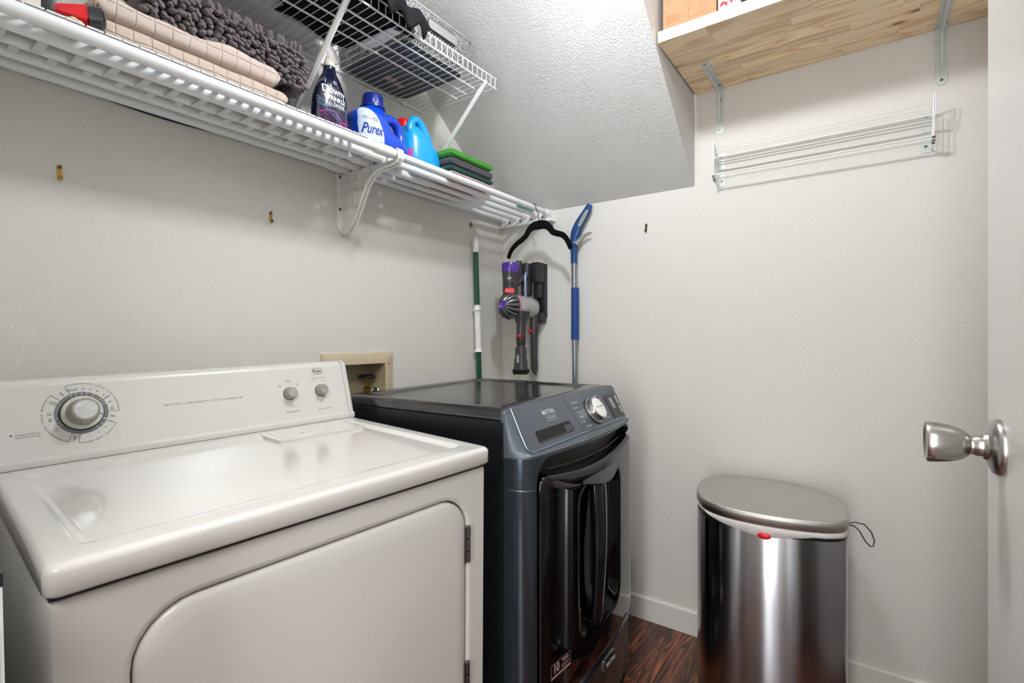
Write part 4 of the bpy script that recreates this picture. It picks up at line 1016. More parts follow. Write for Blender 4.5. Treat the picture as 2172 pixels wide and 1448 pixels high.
# ------------------------------------------------------------------ bottles on the tube shelf
ZT_ = TZ + 0.0175
def supel(cx, cy, a, b, z, p=2.5, n=40):
    out = []
    for i in range(n):
        t = 2 * PI * i / n; c, s = math.cos(t), math.sin(t)
        out.append((cx + a * math.copysign(abs(c) ** (2 / p), c), cy + b * math.copysign(abs(s) ** (2 / p), s), z))
    return out
def interp(tab, z):
    if z <= tab[0][0]: return tab[0][1:]
    for p, q in zip(tab[:-1], tab[1:]):
        if z <= q[0]:
            f = (z - p[0]) / (q[0] - p[0]); return [u + (v - u) * f for u, v in zip(p[1:], q[1:])]
    return tab[-1][1:]
def smoothtab(tab, n=40):
    out = []; z0_, z1_ = tab[0][0], tab[-1][0]; k_ = len(tab)
    for i in range(k_ - 1):
        A_, B_, C_, D_ = tab[max(i - 1, 0)], tab[i], tab[i + 1], tab[min(i + 2, k_ - 1)]
        for q in range(5):
            t = q / 5
            out.append([B_[0] + (C_[0] - B_[0]) * t] + [0.5 * (2 * b + (c - a) * t + (2 * a - 5 * b + 4 * c - d) * t * t + (3 * b - a - 3 * c + d) * t ** 3) for a, b, c, d in zip(A_[1:], B_[1:], C_[1:], D_[1:])])
    out.append(list(tab[-1])); return out
# spray bottle
bx, by = 0.897, -0.19
tabD = smoothtab([(0.0, 0.050, 0.026, 0), (0.004, 0.053, 0.029, 0), (0.05, 0.057, 0.030, 0), (0.10, 0.054, 0.029, 0), (0.135, 0.045, 0.026, 0), (0.165, 0.031, 0.022, 0), (0.183, 0.020, 0.0175, -0.001), (0.196, 0.0165, 0.016, -0.002), (0.203, 0.0165, 0.0165, -0.002)])
sb = Thing('spray_bottle', 'dark navy wrinkle-release spray bottle with a white trigger head', 'bottle', (bx, by, ZT_))
def dsec(z): r = interp(tabD, z); return r
body = sb.part('body', MB().loft([supel(bx + r[3], by, r[1], r[2], ZT_ + r[0], 2.3) for r in tabD]), mNavyB, ang=60)
sb.part('collar', MB().lathe([(0.0175, 0), (0.018, 0.002), (0.0165, 0.020), (0.015, 0.022)], (bx - 0.002, by, ZT_ + 0.201), (0, 0, 1), 24), mCream)
hz = ZT_ + 0.222
mb = MB()
fl = frame((bx, by, hz), (-0.94, -0.34, 0), (0, 0, 1))
side = [(-0.026, 0.000), (-0.020, -0.003), (0.016, -0.003), (0.018, 0.006), (0.030, 0.014), (0.044, 0.018), (0.046, 0.034), (0.030, 0.040), (0.005, 0.041), (-0.015, 0.034), (-0.027, 0.018), (-0.031, 0.006)]
mb.loft([[fl @ Vector((x * f_, (y_ - 0.018) * f_ + 0.018, z)) for x, y_ in side] for z, f_ in ((-0.012, 0.86), (-0.0095, 0.97), (0, 1.0), (0.0095, 0.97), (0.012, 0.86))])
sb.part('trigger_head', mb, mWhiteP, ang=50)
mb = MB(); mb.tube([fl @ Vector(v) for v in ((0.020, 0.010, 0), (0.030, -0.002, 0), (0.034, -0.016, 0), (0.038, -0.028, 0))], [0.006, 0.0055, 0.005, 0.004], 10)
sb.part('trigger', mb, mWhiteP)
sb.part('nozzle', MB().cyl(fl @ Vector((0.044, 0.026, 0)), fl @ Vector((0.056, 0.026, 0)), 0.008, n=14), mCream)
def bwrap(tab, cx, cy, z0_, p, lift=0.0005, face=-1, xo=0.0):
    zb = ZT_
    def g(c):
        z = z0_ + c.y; r = interp(tab, z)
        X = min(max(c.x + xo - r[2], -r[0] * 0.95), r[0] * 0.95)
        u = abs(X / r[0]); d = r[1] * (1 - u ** p) ** (1 / p)
        return Vector((cx + r[2] + X, cy + face * (d + lift + c.z), zb + z))
    return g
mb = MB()
W_ = lambda z_, xo=0.0: bwrap(tabD, bx, by, z_, 2.3, xo=xo)
mb.text('Downy', 0.032, None, wrap=W_(0.124, -0.002), thick=0.0002, sx=0.80, bold=0.0002)
mb.text('WRINKLE', 0.0185, None, wrap=W_(0.100, 0.0), thick=0.0002, sx=0.86, bold=0.0004)
mb.text('RELEASER', 0.0180, None, wrap=W_(0.083, 0.0), thick=0.0002, sx=0.82)
w0 = W_(0.150)
mb.loft([[w0(Vector((r * math.cos(2 * PI * i / 20), r * math.sin(2 * PI * i / 20), 0))) for i in range(20)] for r in (0.0052, 0.006)], False, False)
mb.text('R', 0.008, None, wrap=W_(0.150), thick=0.0001)
sb.part('label_lettering', mb, mWhitePr, parent=body, smooth=False)
mb = MB()
for q in range(7):
    w0 = W_(0.052)
    pts = [w0(Vector((-0.048 + 0.094 * i / 24, 0.013 * math.sin(i / 24 * PI * (1.2 + q * 0.12) + q * 0.5) - 0.004 * q, 0.0003))) for i in range(25)]
    mb.tube(pts, 0.0006, 5)
sb.part('label_swirl', mb, mPinkPr, parent=body)
mb = MB()
for q in range(5):
    w0 = W_(0.06)
    mb.tube([w0(Vector((-0.052 + 0.07 * i / 20, 0.030 - 0.05 * i / 20 + 0.010 * math.sin(i / 20 * PI * (1 + q * 0.3) + q), 0.0002))) for i in range(21)], 0.0004, 5)
sb.part('label_light_streak', mb, mSky, parent=body)
# big blue jug
jx, jy = 1.075, -0.175
def mk(tab): return smoothtab(tab)
tabP = mk([(0.0, 0.098, 0.052, 0.016), (0.005, 0.104, 0.058, 0.016), (0.035, 0.106, 0.060, 0.016), (0.055, 0.094, 0.060, 0.002), (0.072, 0.075, 0.058, -0.019), (0.095, 0.066, 0.056, -0.028), (0.112, 0.060, 0.052, -0.029), (0.128, 0.050, 0.045, -0.022), (0.138, 0.038, 0.036, -0.013), (0.146, 0.034, 0.034, -0.010)])
pj = Thing('detergent_jug', 'large royal blue detergent jug with navy screw cap and white label', 'jug', (jx, jy, ZT_))
pbody = pj.part('body', MB().loft([supel(jx + r[3], jy, r[1], r[2], ZT_ + r[0], 2.6) for r in tabP]), mBlueJ, ang=60)
mb = MB(); mb.tube([(1.095, jy, ZT_ + 0.117), (1.122, jy, ZT_ + 0.134), (1.150, jy, ZT_ + 0.135), (1.170, jy, ZT_ + 0.118), (1.178, jy, ZT_ + 0.092), (1.178, jy, ZT_ + 0.066), (1.172, jy, ZT_ + 0.040), (1.160, jy, ZT_ + 0.02)], [0.018, 0.0175, 0.0165, 0.016, 0.0165, 0.020, 0.026, 0.028], 18, flat=1.15)
o = pj.part('handle', mb, mBlueJ); ss = o.modifiers.new('ss', 'SUBSURF'); ss.levels = 1; ss.render_levels = 2
mb = MB().lathe([(0.040, 0), (0.040, 0.004), (0.036, 0.007), (0.0355, 0.012), (0.034, 0.013), (0.0325, 0.040), (0.031, 0.043), (0.026, 0.044)], (jx - 0.010, jy, ZT_ + 0.144), (0, 0, 1), 48)
for v in mb.bm.verts:
    d = Vector((v.co.x - jx + 0.010, v.co.y - jy)); h_ = v.co.z - ZT_ - 0.144
    if 0.0125 < h_ < 0.041:
        i_ = round(math.atan2(d.y, d.x) / (2 * PI / 48)); f_ = 1.0 + (0.012 if i_ % 2 else -0.012); v.co.x = jx - 0.010 + d.x * f_; v.co.y = jy + d.y * f_
pj.part('cap', mb, mNavyCap, ang=25)
mb = MB()
Wp = lambda z_, xo: bwrap(tabP, jx, jy, z_, 2.6, xo=xo)
g = Wp(0.0, 0.0); LL = []
for i in range(41):
    u = i / 40; col = []
    xa = -0.090 + 0.078 * u
    ztop = 0.118 * math.sqrt(max(0, 1 - (max(0, (u - 0.05)) / 0.98) ** 2.2)) + 0.003
    for j in range(25):
        z = 0.008 + (ztop - 0.008) * j / 24; r = interp(tabP, z)
        col.append(g(Vector((xa, z, 0.0009))))
    LL.append(col)
mb.loft(LL, False, False, closed=False)
pj.part('label', mb, mPurexL, parent=pbody)
mb = MB()
mb.text('Purex', 0.042, None, wrap=Wp(0.054, -0.052), thick=0.0002, sx=0.62, shear=0.2, bold=0.0009)
for v in mb.bm.verts: v.co.y -= 0.0012
pj.part('brand_lettering', mb, mBluePr, parent=pbody, smooth=False)
mb = MB()
mb.text('FRIENDLY, GENTLE,\n+ POWERFUL CLEAN', 0.0052, None, wrap=Wp(0.086, -0.060), thick=0.0002)
for v in mb.bm.verts: v.co.y -= 0.0012
pj.part('label_lettering', mb, mBluePr, parent=pbody, smooth=False)
mb = MB()
mb.text('65', 0.014, None, wrap=Wp(0.016, -0.026), thick=0.0004, bold=0.0005)
for v in mb.bm.verts: v.co.y -= 0.0012
pj.part('load_count_lettering', mb, mBluePr, parent=pbody, smooth=False)
# light blue jug with red cap
ZT_ = TZ + 0.0126
kx_, ky = 1.285, -0.150
tabK = mk([(0.0, 0.072, 0.052, 0.010), (0.005, 0.078, 0.058, 0.010), (0.04, 0.082, 0.060, 0.008), (0.08, 0.078, 0.058, 0.004), (0.115, 0.062, 0.052, -0.010), (0.135, 0.046, 0.044, -0.022), (0.150, 0.036, 0.036, -0.030), (0.158, 0.030, 0.031, -0.034)])
kj = Thing('detergent_jug', 'light blue detergent jug with a red cap and looped handle', 'jug', (kx_, ky, ZT_))
kj.part('body', MB().loft([supel(kx_ + r[3], ky, r[1], r[2], ZT_ + r[0], 2.5) for r in tabK]), mCyanJ, ang=60)
mb = MB(); hy_ = ky - 0.020
mb.tube([(1.232, hy_, ZT_ + 0.125), (1.230, hy_, ZT_ + 0.155), (1.243, hy_, ZT_ + 0.180), (1.262, hy_ - 0.002, ZT_ + 0.187), (1.285, hy_, ZT_ + 0.172), (1.305, hy_, ZT_ + 0.140), (1.325, hy_, ZT_ + 0.105)], [0.018, 0.015, 0.015, 0.016, 0.017, 0.020, 0.022], 18, flat=0.9)
o = kj.part('handle', mb, mCyanJ); ss = o.modifiers.new('ss', 'SUBSURF'); ss.levels = 1; ss.render_levels = 2
kj.part('cap', MB().lathe([(0.031, 0), (0.031, 0.004), (0.027, 0.006), (0.026, 0.036), (0.024, 0.040), (0.015, 0.041)], (kx_ - 0.036, ky + 0.030, ZT_ + 0.152), (0, 0, 1), 32), mRed)
mb = MB(); gk = bwrap(tabK, kx_, ky, 0.0, 2.5)
LL = [[gk(Vector((-0.0735 + 0.014 * i / 6, 0.025 + 0.045 * j / 8, 0.0004))) for j in range(9)] for i in range(7)]
mb.loft(LL, False, False, closed=False); kj.part('label', mb, mPinkPr)

# ------------------------------------------------------------------ folded cloth helper
def folded(x0, x1, y0, y1, z0_, h, layers=2, r=0.5, s=0, wav=0.0, nx=40, tilt=0.0, grid=0, gd=0.0, ripple=0.0015):
    """soft folded towel: rounded slab whose ends show the fold; z0_ bottom"""
    mb = MB(); loops = []; m = 56
    for i in range(nx + 1):
        t = 0.5 - 0.5 * math.cos(PI * i / nx) if nx < 60 else i / nx; x = x0 + (x1 - x0) * t
        e = min(x - x0, x1 - x) + 0.0008; hr = h * 0.42
        k_ = math.sqrt(max(0.02, 1 - max(0, (hr - e) / hr) ** 2))
        top = h * (1 + wav * math.sin(t * 7 + s) + 0.3 * wav * math.sin(t * 17 + s))
        loop = []
        for q in range(m):
            a = 2 * PI * q / m
            cy_ = math.copysign(abs(math.cos(a)) ** 0.35, math.cos(a)); sz = math.copysign(abs(math.sin(a)) ** 0.55, math.sin(a))
            yy = (y0 + y1) / 2 + (y1 - y0) / 2 * cy_ * (0.985 + 0.015 * k_)
            zz = z0_ + top / 2 + top / 2 * sz * k_ + tilt * (t - 0.5)
            if sz > -0.2: zz += ripple * noise2(x * 0.8, yy, s)
            if layers > 1 and cy_ < -0.6:   # crease on front face between layers
                for L in range(1, layers):
                    dz_ = zz - (z0_ + top * L / layers); yy += 0.006 * math.exp(-(dz_ / 0.0022) ** 2)
            if grid:
                gx = abs(((x / grid) % 1) - 0.5); gy = abs((((yy + zz * 1.2) / grid) % 1) - 0.5)
                if gx > 0.43 or gy > 0.43:
                    yy += gd * (1 if cy_ < -0.5 else 0); zz -= gd * (1 if sz > 0.5 else 0)
            loop.append((x, yy, zz))
        loops.append(loop)
    mb.loft(loops, True, True, fan=True); return mb
ZL_ = ZL + 0.0018
# towels at the left of the tube shelf
t0 = folded(0.345, 0.748, -0.236, -0.045, ZL_, 0.012, 1, s=5)
t0.build('printed_cloth', mBlueWhite, None, label='thin blue and white printed cloth at the bottom of the towel pile', cat='cloth')
folded(0.340, 0.740, -0.238, -0.04, ZL_ + 0.0140, 0.0445, 1, s=1.0, nx=90).build('folded_towel', mTowel2, None, label='lower tan checked towel in the pile under the grey bath mat', cat='towel', group='folded checked towels', ang=180)
mb = folded(0.335, 0.720, -0.236, -0.05, ZL_ + 0.0590, 0.052, 1, s=2.4, wav=0.12, nx=90, ripple=0.003)
mb.build('folded_towel', mTowel, None, label='upper pinkish beige checked towel directly under the grey bath mat', cat='towel', group='folded checked towels', ang=180)
# chenille bath mat: body plus finger tufts
bm_ = Thing('bath_mat', 'folded charcoal chenille bath mat on top of the beige towels', 'bath mat', (0.6, -0.14, ZL_ + 0.10))
mz0 = ZL_ + 0.113; mx0, mx1, my0, my1, mh = 0.42, 0.790, -0.200, -0.035, 0.078
bm_.part('mat_base', folded(mx0, mx1, my0, my1, mz0, mh, 2, s=3), mChen)
random.seed(3)
fing = MB()
def finger(p, n_, ln, r):
    n_ = n_.normalized(); q = Vector((0, 0, 1)).rotation_difference(n_).to_matrix()
    fing.ball(p + n_ * ln * 0.5, r, 1, 1, ln / (2 * r), 2, q)
yy = 0
for i in range(30):
    x = mx0 + (mx1 - mx0) * i / 29
    for k_ in range(9):      # front face
        z = mz0 - 0.012 + (mh + 0.014) * k_ / 8 + random.uniform(-.003, .003)
        finger(Vector((x + random.uniform(-.004, .004) + 0.006 * (k_ % 2), my0 + 0.003, z)), Vector((random.uniform(-.35, .35), -1, -0.55 + 0.1 * k_ / 10 + random.uniform(-.3, .3))), random.uniform(0.028, 0.038), 0.0070)
    for k_ in range(7):      # top face near front
        y_ = my0 + 0.006 + 0.020 * k_
        finger(Vector((x + random.uniform(-.004, .004) + 0.006 * (k_ % 2), y_, mz0 + mh)), Vector((random.uniform(-.4, .4), -0.5 + random.uniform(-.3, .3), 0.9)), random.uniform(0.026, 0.034), 0.0070)
for k_ in range(13):
    for j in range(9):
        y_ = my0 + (my1 - my0) * k_ / 12; z = mz0 - 0.004 + (mh + 0.004) * j / 8
        finger(Vector((mx1 - 0.002, y_ + random.uniform(-.004, .004), z)), Vector((1, random.uniform(-.4, .3), -0.4 + random.uniform(-.3, .3))), random.uniform(0.028, 0.038), 0.0070)
bm_.part('chenille_tufts', fing, mChen, kind='stuff')
# red and black brush head, taupe cloth, beige box, lint scraps
fr = frame((0.3085, -0.255, ZL_ + 0.027), (0.94, -0.34, 0.10), (0.05, 0.28, 0.95))
rb = Thing('lint_brush', 'red lint brush with a glossy black end left of the beige towels', 'brush', tuple(fr.translation - Vector((0, 0, 0.02))))
mb = MB(); mb.loft([[fr @ Vector((x, y_, z)) for x, y_ in rrect(-0.038 + i, -0.016 + i, 0.012, 0.019 - i, 0.008, 4)] for z, i in ((-0.012, 0.003), (-0.010, 0), (0.010, 0), (0.012, 0.003))])
for v in mb.bm.verts:
    l = fr.inverted() @ v.co
    if l.x < 0.0: v.co = fr @ Vector((l.x, l.y * (1 + l.x * 16) - (l.x * -0.0), l.z))
rb.part('red_head', mb, mRed)
mb = MB(); mb.loft([[fr @ Vector((x, y_, z)) for y_, z in rrect(-0.020 + i, -0.014 + i, 0.022 - i, 0.014 - i, 0.010, 6)] for x, i in ((0.010, 0.003), (0.012, 0), (0.030, 0), (0.035, 0.004), (0.037, 0.009))])
rb.part('black_end', mb, M('black_gloss', (24, 26, 30), 0.15, coat=0.8))
mb = MB(); L_ = []
for i in range(25):
    t = i / 24; row_ = []
    for j in range(15):
        s_ = j / 14
        row_.append((0.304 + 0.030 * t + 0.003 * math.sin(s_ * 5), -0.225 + 0.10 * s_ + 0.018 * math.sin(t * 12), ZL_ + 0.012 + 0.075 * t + 0.018 * math.sin(t * 12 + s_ * 3) * (1 - t * 0.4)))
    L_.append(row_)
mb.loft(L_, False, False, closed=False)
o = mb.build('crumpled_cloth', mBrownC, None, label='crumpled taupe cloth bunched behind the red lint brush', cat='cloth'); o.modifiers.new('s', 'SOLIDIFY').thickness = 0.003
bb = MB().box(0.165, -0.225, ZL_, 0.257, -0.09, ZL_ + 0.16, 0.004, 2)
bb.build('small_box', M('beige_box', (214, 206, 190), 0.6), None, label='beige upright box at the far left end of the tube shelf', cat='box')
MB().box(0.262, -0.16, ZL_, 0.300, -0.05, ZL_ + 0.15, 0.004, 2).build('dark_case', mDark, None, label='dark upright case between the beige box and the crumpled taupe cloth', cat='case')
mb = MB()
for i in range(5): mb.ball((0.286 + 0.004 * i, -0.266 + 0.003 * (i % 2), ZL_ + 0.006 + 0.002 * (i % 3)), 0.006, 1.2, 0.8, 0.7, 1)
mb.build('dried_flower', M('cream_scrap', (216, 200, 160), 0.8), None, label='tiny cream coloured scrap beside the red lint brush', cat='scrap')
# navy cloth hanging just under the shelf at the wall
mb = MB(); L_ = []
for i in range(21):
    t = i / 20; x = 0.40 + 0.27 * t; d = 0.0065 * math.sin(PI * t)
    L_.append([(x, -0.003, TZ + 0.006), (x, -0.003, TZ - 0.002), (x, -0.004, TZ - 0.004 - d)])
mb.loft(L_, False, False, closed=False)
o = mb.build('navy_cloth', mNavyC, None, label='navy cloth edge sagging between the rear tube and the wall', cat='cloth'); o.modifiers.new('s', 'SOLIDIFY').thickness = 0.003
# small stack at the right
cx0, cx1, cy0, cy1 = 1.355, 1.600, -0.255, -0.06
zc = ZT_
for nm, mt_, h_, lab, dx in (('folded_cloth', mRedC, 0.012, 'red folded cloth at the bottom of the small stack', 0.0), ('folded_cloth', M('white_edge', (226, 224, 222), 0.9), 0.008, 'thin white folded cloth just above the red cloth in the small stack', 0.004), ('folded_cloth', mDkGreen, 0.020, 'dark green folded cloth in the middle of the small stack', -0.002), ('folded_cloth', mGreyC, 0.034, 'charcoal folded cloth under the bright green one', 0.004), ('folded_cloth', mGreenC, 0.028, 'bright green microfibre cloth on top of the small stack', 0.0)):
    folded(cx0 + dx, cx1 + dx, cy0 + dx, cy1, zc, h_, 1 if h_ < 0.015 else 2, s=zc * 50, nx=30, ripple=0.0004).build(nm, mt_, None, label=lab, cat='cloth', group='folded cleaning cloths', ang=180)
    zc += h_ + 0.0006

# ------------------------------------------------------------------ pine shelf with staves and brackets
PZ0, PZ1, PX0 = 2.084, 2.119, 1.577; PY0, PY1 = SY - 0.006, YR + 0.004
ps = Thing('pine_shelf', 'pale knotty pine shelf board high on the back wall', 'shelf', (PX0, PY0, PZ0))
random.seed(11)
nr = 9; rw = (XB - 0.001 - PX0) / nr
for r_ in range(nr):
    y_ = PY0; first = True
    while y_ > PY1:
        ln = random.uniform(0.16, 0.34) * (0.6 if first else 1); first = False
        y2 = max(PY1, y_ - ln)
        if y2 - PY1 < 0.05: y2 = PY1
        ps.part('stave', MB().box(PX0 + r_ * rw + 0.0001, y2 + 0.0001, PZ0, PX0 + (r_ + 1) * rw - 0.0001, y_ - 0.0001, PZ1, 0.0004, 1), mPine, smooth=False)
        y_ = y2
def shelf_bracket(yb, label, la=0.232, lw=0.170, wd=0.027):
    t = Thing('shelf_bracket', label, 'bracket', (XB, yb, PZ0), group='white steel brackets under the pine shelf')
    pts = lambda L: [(-wd / 2, 0), (wd / 2, 0), (wd / 2, L - wd / 2)] + [(wd / 2 * math.cos(a), L - wd / 2 + wd / 2 * math.sin(a)) for a in [PI * i / 10 for i in range(1, 10)]] + [(-wd / 2, L - wd / 2)]
    t.part('wall_leg', MB().loft([[(XB - d, yb + a, PZ0 - 0.001 - b) for a, b in pts(lw)] for d in (0.0004, 0.003)]), mGreyWhite)
    t.part('shelf_arm', MB().loft([[(XB - 0.001 - b, yb + a, PZ0 - d) for a, b in pts(la)] for d in (0.0004, 0.003)]), mGreyWhite)
    p0_ = Vector((XB - 0.003, yb, PZ0 - lw + 0.028)); p1_ = Vector((XB - la + 0.028, yb, PZ0 - 0.003))
    pm = Vector((XB - 0.020, yb, PZ0 - 0.018))
    mb = MB(); mb.tube([p0_, mixv(p0_, pm, 0.5) + Vector((-0.006, 0, 0)), pm, mixv(p1_, pm, 0.5) + Vector((0, 0, -0.006)), p1_], [0.001, 0.0035, 0.005, 0.0035, 0.001], 8)
    t.part('stiffening_rib', mb, mGreyWhite)
    for p_, n_ in (((XB - 0.003, yb, PZ0 - 0.042), (-1, 0, 0)), ((XB - 0.003, yb, PZ0 - lw + 0.014), (-1, 0, 0)), ((XB - la + 0.014, yb, PZ0 - 0.003), (0, 0, -1)), ((XB - 0.040, yb - 0.007, PZ0 - 0.003), (0, 0, -1))):
        t.part('screw', MB().lathe([(0.0042, 0), (0.0036, 0.0016), (0.0012, 0.0018), (0.001, 0.001)], p_, n_, 12), mScrew)
def mixv(a, b, t): return a + (b - a) * t
shelf_bracket(-1.021, 'white steel shelf bracket near the left end of the pine shelf')
shelf_bracket(-1.657, 'white steel shelf bracket near the door end of the pine shelf', 0.36)
# boxes on the pine shelf
z = PZ1 + 0.0004
kb = Thing('cardboard_box', 'brown kraft garment steamer box at the left end of the pine shelf', 'box', (1.66, -1.03, z))
kb.part('carton', MB().box(1.595, -1.105, z, 1.72, -0.942, z + 0.24, 0.0015, 1), mKraft, smooth=False)
fk_ = frame((1.5948, -1.0235, z), (0, -1, 0), (0, 0, 1))
mb = MB()
mb.text('PORTABLE\nGARMENT STEAMER', 0.0140, fk_ @ Matrix.Translation((-0.069, 0.108, 0.0002)), align='LEFT', thick=0.0001)
mb.text('HAND STEAM', 0.026, fk_ @ Matrix.Translation((-0.069, 0.136, 0.0002)), align='LEFT', thick=0.0001, bold=0.0008)
mb.text('BE CAREFUL\nplease read the manual\nbefore first use and\nkeep water below\nthe max line', 0.0058, fk_ @ Matrix.Translation((-0.071, 0.036, 0.0002)), align='LEFT', thick=0.0001)
def outline(pts, w=0.0006):
    for a, b in zip(pts, pts[1:] + pts[:1]): seg(mb, fk_, a, b, w, 0.0003)
outline([(0.000, 0.020), (0.046, 0.026), (0.052, 0.05), (0.052, 0.13), (0.010, 0.13), (-0.002, 0.07)])
outline([(0.000, 0.044), (0.012, 0.060), (0.017, 0.090), (0.010, 0.118)], 0.0005)
outline([(0.034, 0.050), (0.041, 0.051), (0.041, 0.118), (0.034, 0.118)])
outline([(0.058, 0.055), (0.069, 0.055), (0.070, 0.12), (0.057, 0.12)])
kb.part('printed_graphics', mb, mKraftPr, smooth=False)
wb = Thing('white_box', 'white product box with photos beside the kraft box on the pine shelf', 'box', (1.66, -1.14, z))
wb.part('carton', MB().box(1.598, -1.172, z, 1.70, -1.109, z + 0.20, 0.0015, 1), mCarton, smooth=False)
fw = frame((1.5977, -1.14, z), (0, -1, 0), (0, 0, 1))
mb = MB()
for x0, y0, x1, y1 in ((-0.025, 0.018, -0.004, 0.034), (0.000, 0.022, 0.022, 0.038)): mb.poly([fw @ Vector(v) for v in ((x0, y0, 0.0003), (x1, y0, 0.0003), (x1, y1, 0.0003), (x0, y1, 0.0003))])
wb.part('photo_print', mb, patterned('photo_print', (170, 150, 150), (150, 30, 40), 120), smooth=False)
mb = MB(); mb.text('MANUAL', 0.0075, fw @ Matrix.Translation((0.004, 0.010, 0.0003)), thick=0.0001, bold=0.0003)
wb.part('lettering', mb, mBluePr, smooth=False)
MB().box(1.612, -1.250, z, 1.70, -1.178, z + 0.17, 0.012, 3).build('dark_gadget_case', mDark, None, label='dark rounded case to the right of the white box on the pine shelf', cat='case')

# ------------------------------------------------------------------ wall drying rack
rk = Thing('drying_rack', 'folded white wire drying rack on the back wall below the pine shelf', 'drying rack', (XB, -1.32, 1.72))
YL_, YR_ = -1.012, -1.634
for y_ in (YL_, YR_):
    rk.part('wall_plate', MB().loft([[(XB - d, a, b) for a, b in rrect(y_ - 0.002, 1.715, y_ + 0.026 * (-1 if y_ == YL_ else 1), 1.838, 0.006, 4)] if y_ == YR_ else [(XB - d, a, b) for a, b in rrect(y_ - 0.026, 1.715, y_ + 0.002, 1.838, 0.006, 4)] for d in (0.0004, 0.002)]), mGreyWhite)
    mb = MB(); y__ = y_
    mb.tube([(XB - 0.004, y__, 1.722), (XB - 0.040, y__, 1.722), (XB - 0.066, y__, 1.736), (XB - 0.068, y__, 1.742), (XB - 0.068, y__, 1.80), (XB - 0.072, y__, 1.862), (XB - 0.066, y__, 1.864), (XB - 0.030, y__, 1.836), (XB - 0.004, y__, 1.832)], 0.0020, 8)
    for dx in (0.020, 0.034, 0.048): mb.cyl((XB - dx, y__, 1.722), (XB - dx, y__, 1.836), 0.0016, n=6)
    mb.tube([(XB - 0.070, y__ - 0.004, 1.80), (XB - 0.080, y__ - 0.004, 1.868), (XB - 0.0745, y__ - 0.004, 1.870)], 0.0018, 6)
    rk.part('end_frame', mb, mWire)
    for dx, zz in ((0.068, 1.74), (0.050, 1.728), (0.060, 1.733)): rk.part('pivot', MB().cyl((XB - dx, y_ - 0.004, zz), (XB - dx, y_ + 0.004, zz), 0.0035, n=10), mScrew)
    for zz in (1.735, 1.826): rk.part('screw', MB().lathe([(0.0045, 0), (0.0035, 0.002), (0.001, 0.002)], (XB - 0.0022, y_ + (-0.014 if y_ == YL_ else 0.014), zz), (-1, 0, 0), 12), mScrew)
for dx, zz, r in ((0.046, 1.848, 0.0014), (0.034, 1.838, 0.0014), (0.066, 1.806, 0.0027), (0.052, 1.801, 0.0025), (0.040, 1.795, 0.0025), (0.028, 1.789, 0.0025), (0.066, 1.744, 0.0028), (0.050, 1.733, 0.0028)):
    rk.part('bar', MB().cyl((XB - dx, YL_, zz), (XB - dx, YR_, zz), r, n=10), mWireRod)

# ------------------------------------------------------------------ velvet hanger
hg = Thing('clothes_hanger', 'black velvet clothes hanger hooked over the front tube of the white shelf', 'hanger', (1.862, TY[0], 1.60))
hxp = 1.862
def HP(v): return (hxp, v[0], v[1])
armL = [(-0.302, 1.640), (-0.272, 1.637), (-0.250, 1.622), (-0.235, 1.602), (-0.212, 1.585), (-0.185, 1.570), (-0.160, 1.550), (-0.146, 1.530), (-0.138, 1.508)]
armR = [(-0.302, 1.640), (-0.334, 1.637), (-0.358, 1.620), (-0.372, 1.602), (-0.395, 1.592), (-0.420, 1.583), (-0.438, 1.566), (-0.450, 1.545), (-0.461, 1.520)]
def ribbon(mb, P, w=0.0095, t=0.0032):
    P = [Vector(p) for p in P]; loops = []
    for i, p in enumerate(P):
        d = (P[min(i + 1, len(P) - 1)] - P[max(i - 1, 0)]).normalized(); n_ = Vector((-d.y, d.x)); tt = abs(i / (len(P) - 1) - 0.5) * 2; w_ = w * (0.72 + 0.28 * (1 - tt) + 0.35 * math.exp(-(tt / 0.22) ** 2)) * (0.7 if i in (0, len(P) - 1) else 1)
        loop = []
        for q in range(12):
            a = 2 * PI * q / 12; o_ = n_ * math.cos(a) * w_
            loop.append((hxp + math.sin(a) * t, p.x + o_.x, p.y + o_.y))
        loops.append(loop)
    mb.loft(loops)
def cat2(P, k=4):
    out = []; P = [Vector(p) for p in P]
    for i in range(len(P) - 1):
        a, b, c, d = P[max(i - 1, 0)], P[i], P[i + 1], P[min(i + 2, len(P) - 1)]
        for q in range(k):
            t = q / k; out.append(0.5 * ((2 * b) + (-a + c) * t + (2 * a - 5 * b + 4 * c - d) * t * t + (-a + 3 * b - 3 * c + d) * t ** 3))
    return out + [P[-1]]
mb = MB(); ribbon(mb, cat2(armL[::-1] + armR[1:]), 0.0150)
hg.part('shoulders', mb, mVelvet)
yt, r_ = TY[0], 0.0150
hk = [(-0.302, 1.645), (-0.301, 1.672), (-0.299, 1.690), (-0.292, 1.703)] + [(yt + r_ * math.cos(a), TZ + r_ * math.sin(a)) for a in [PI * 1.12 - i * PI / 8 for i in range(10)]]
hg.part('hook', MB().tube([HP(p) for p in hk], 0.0017, 8), M('black_chrome', (60, 62, 66), 0.2, metal=1))

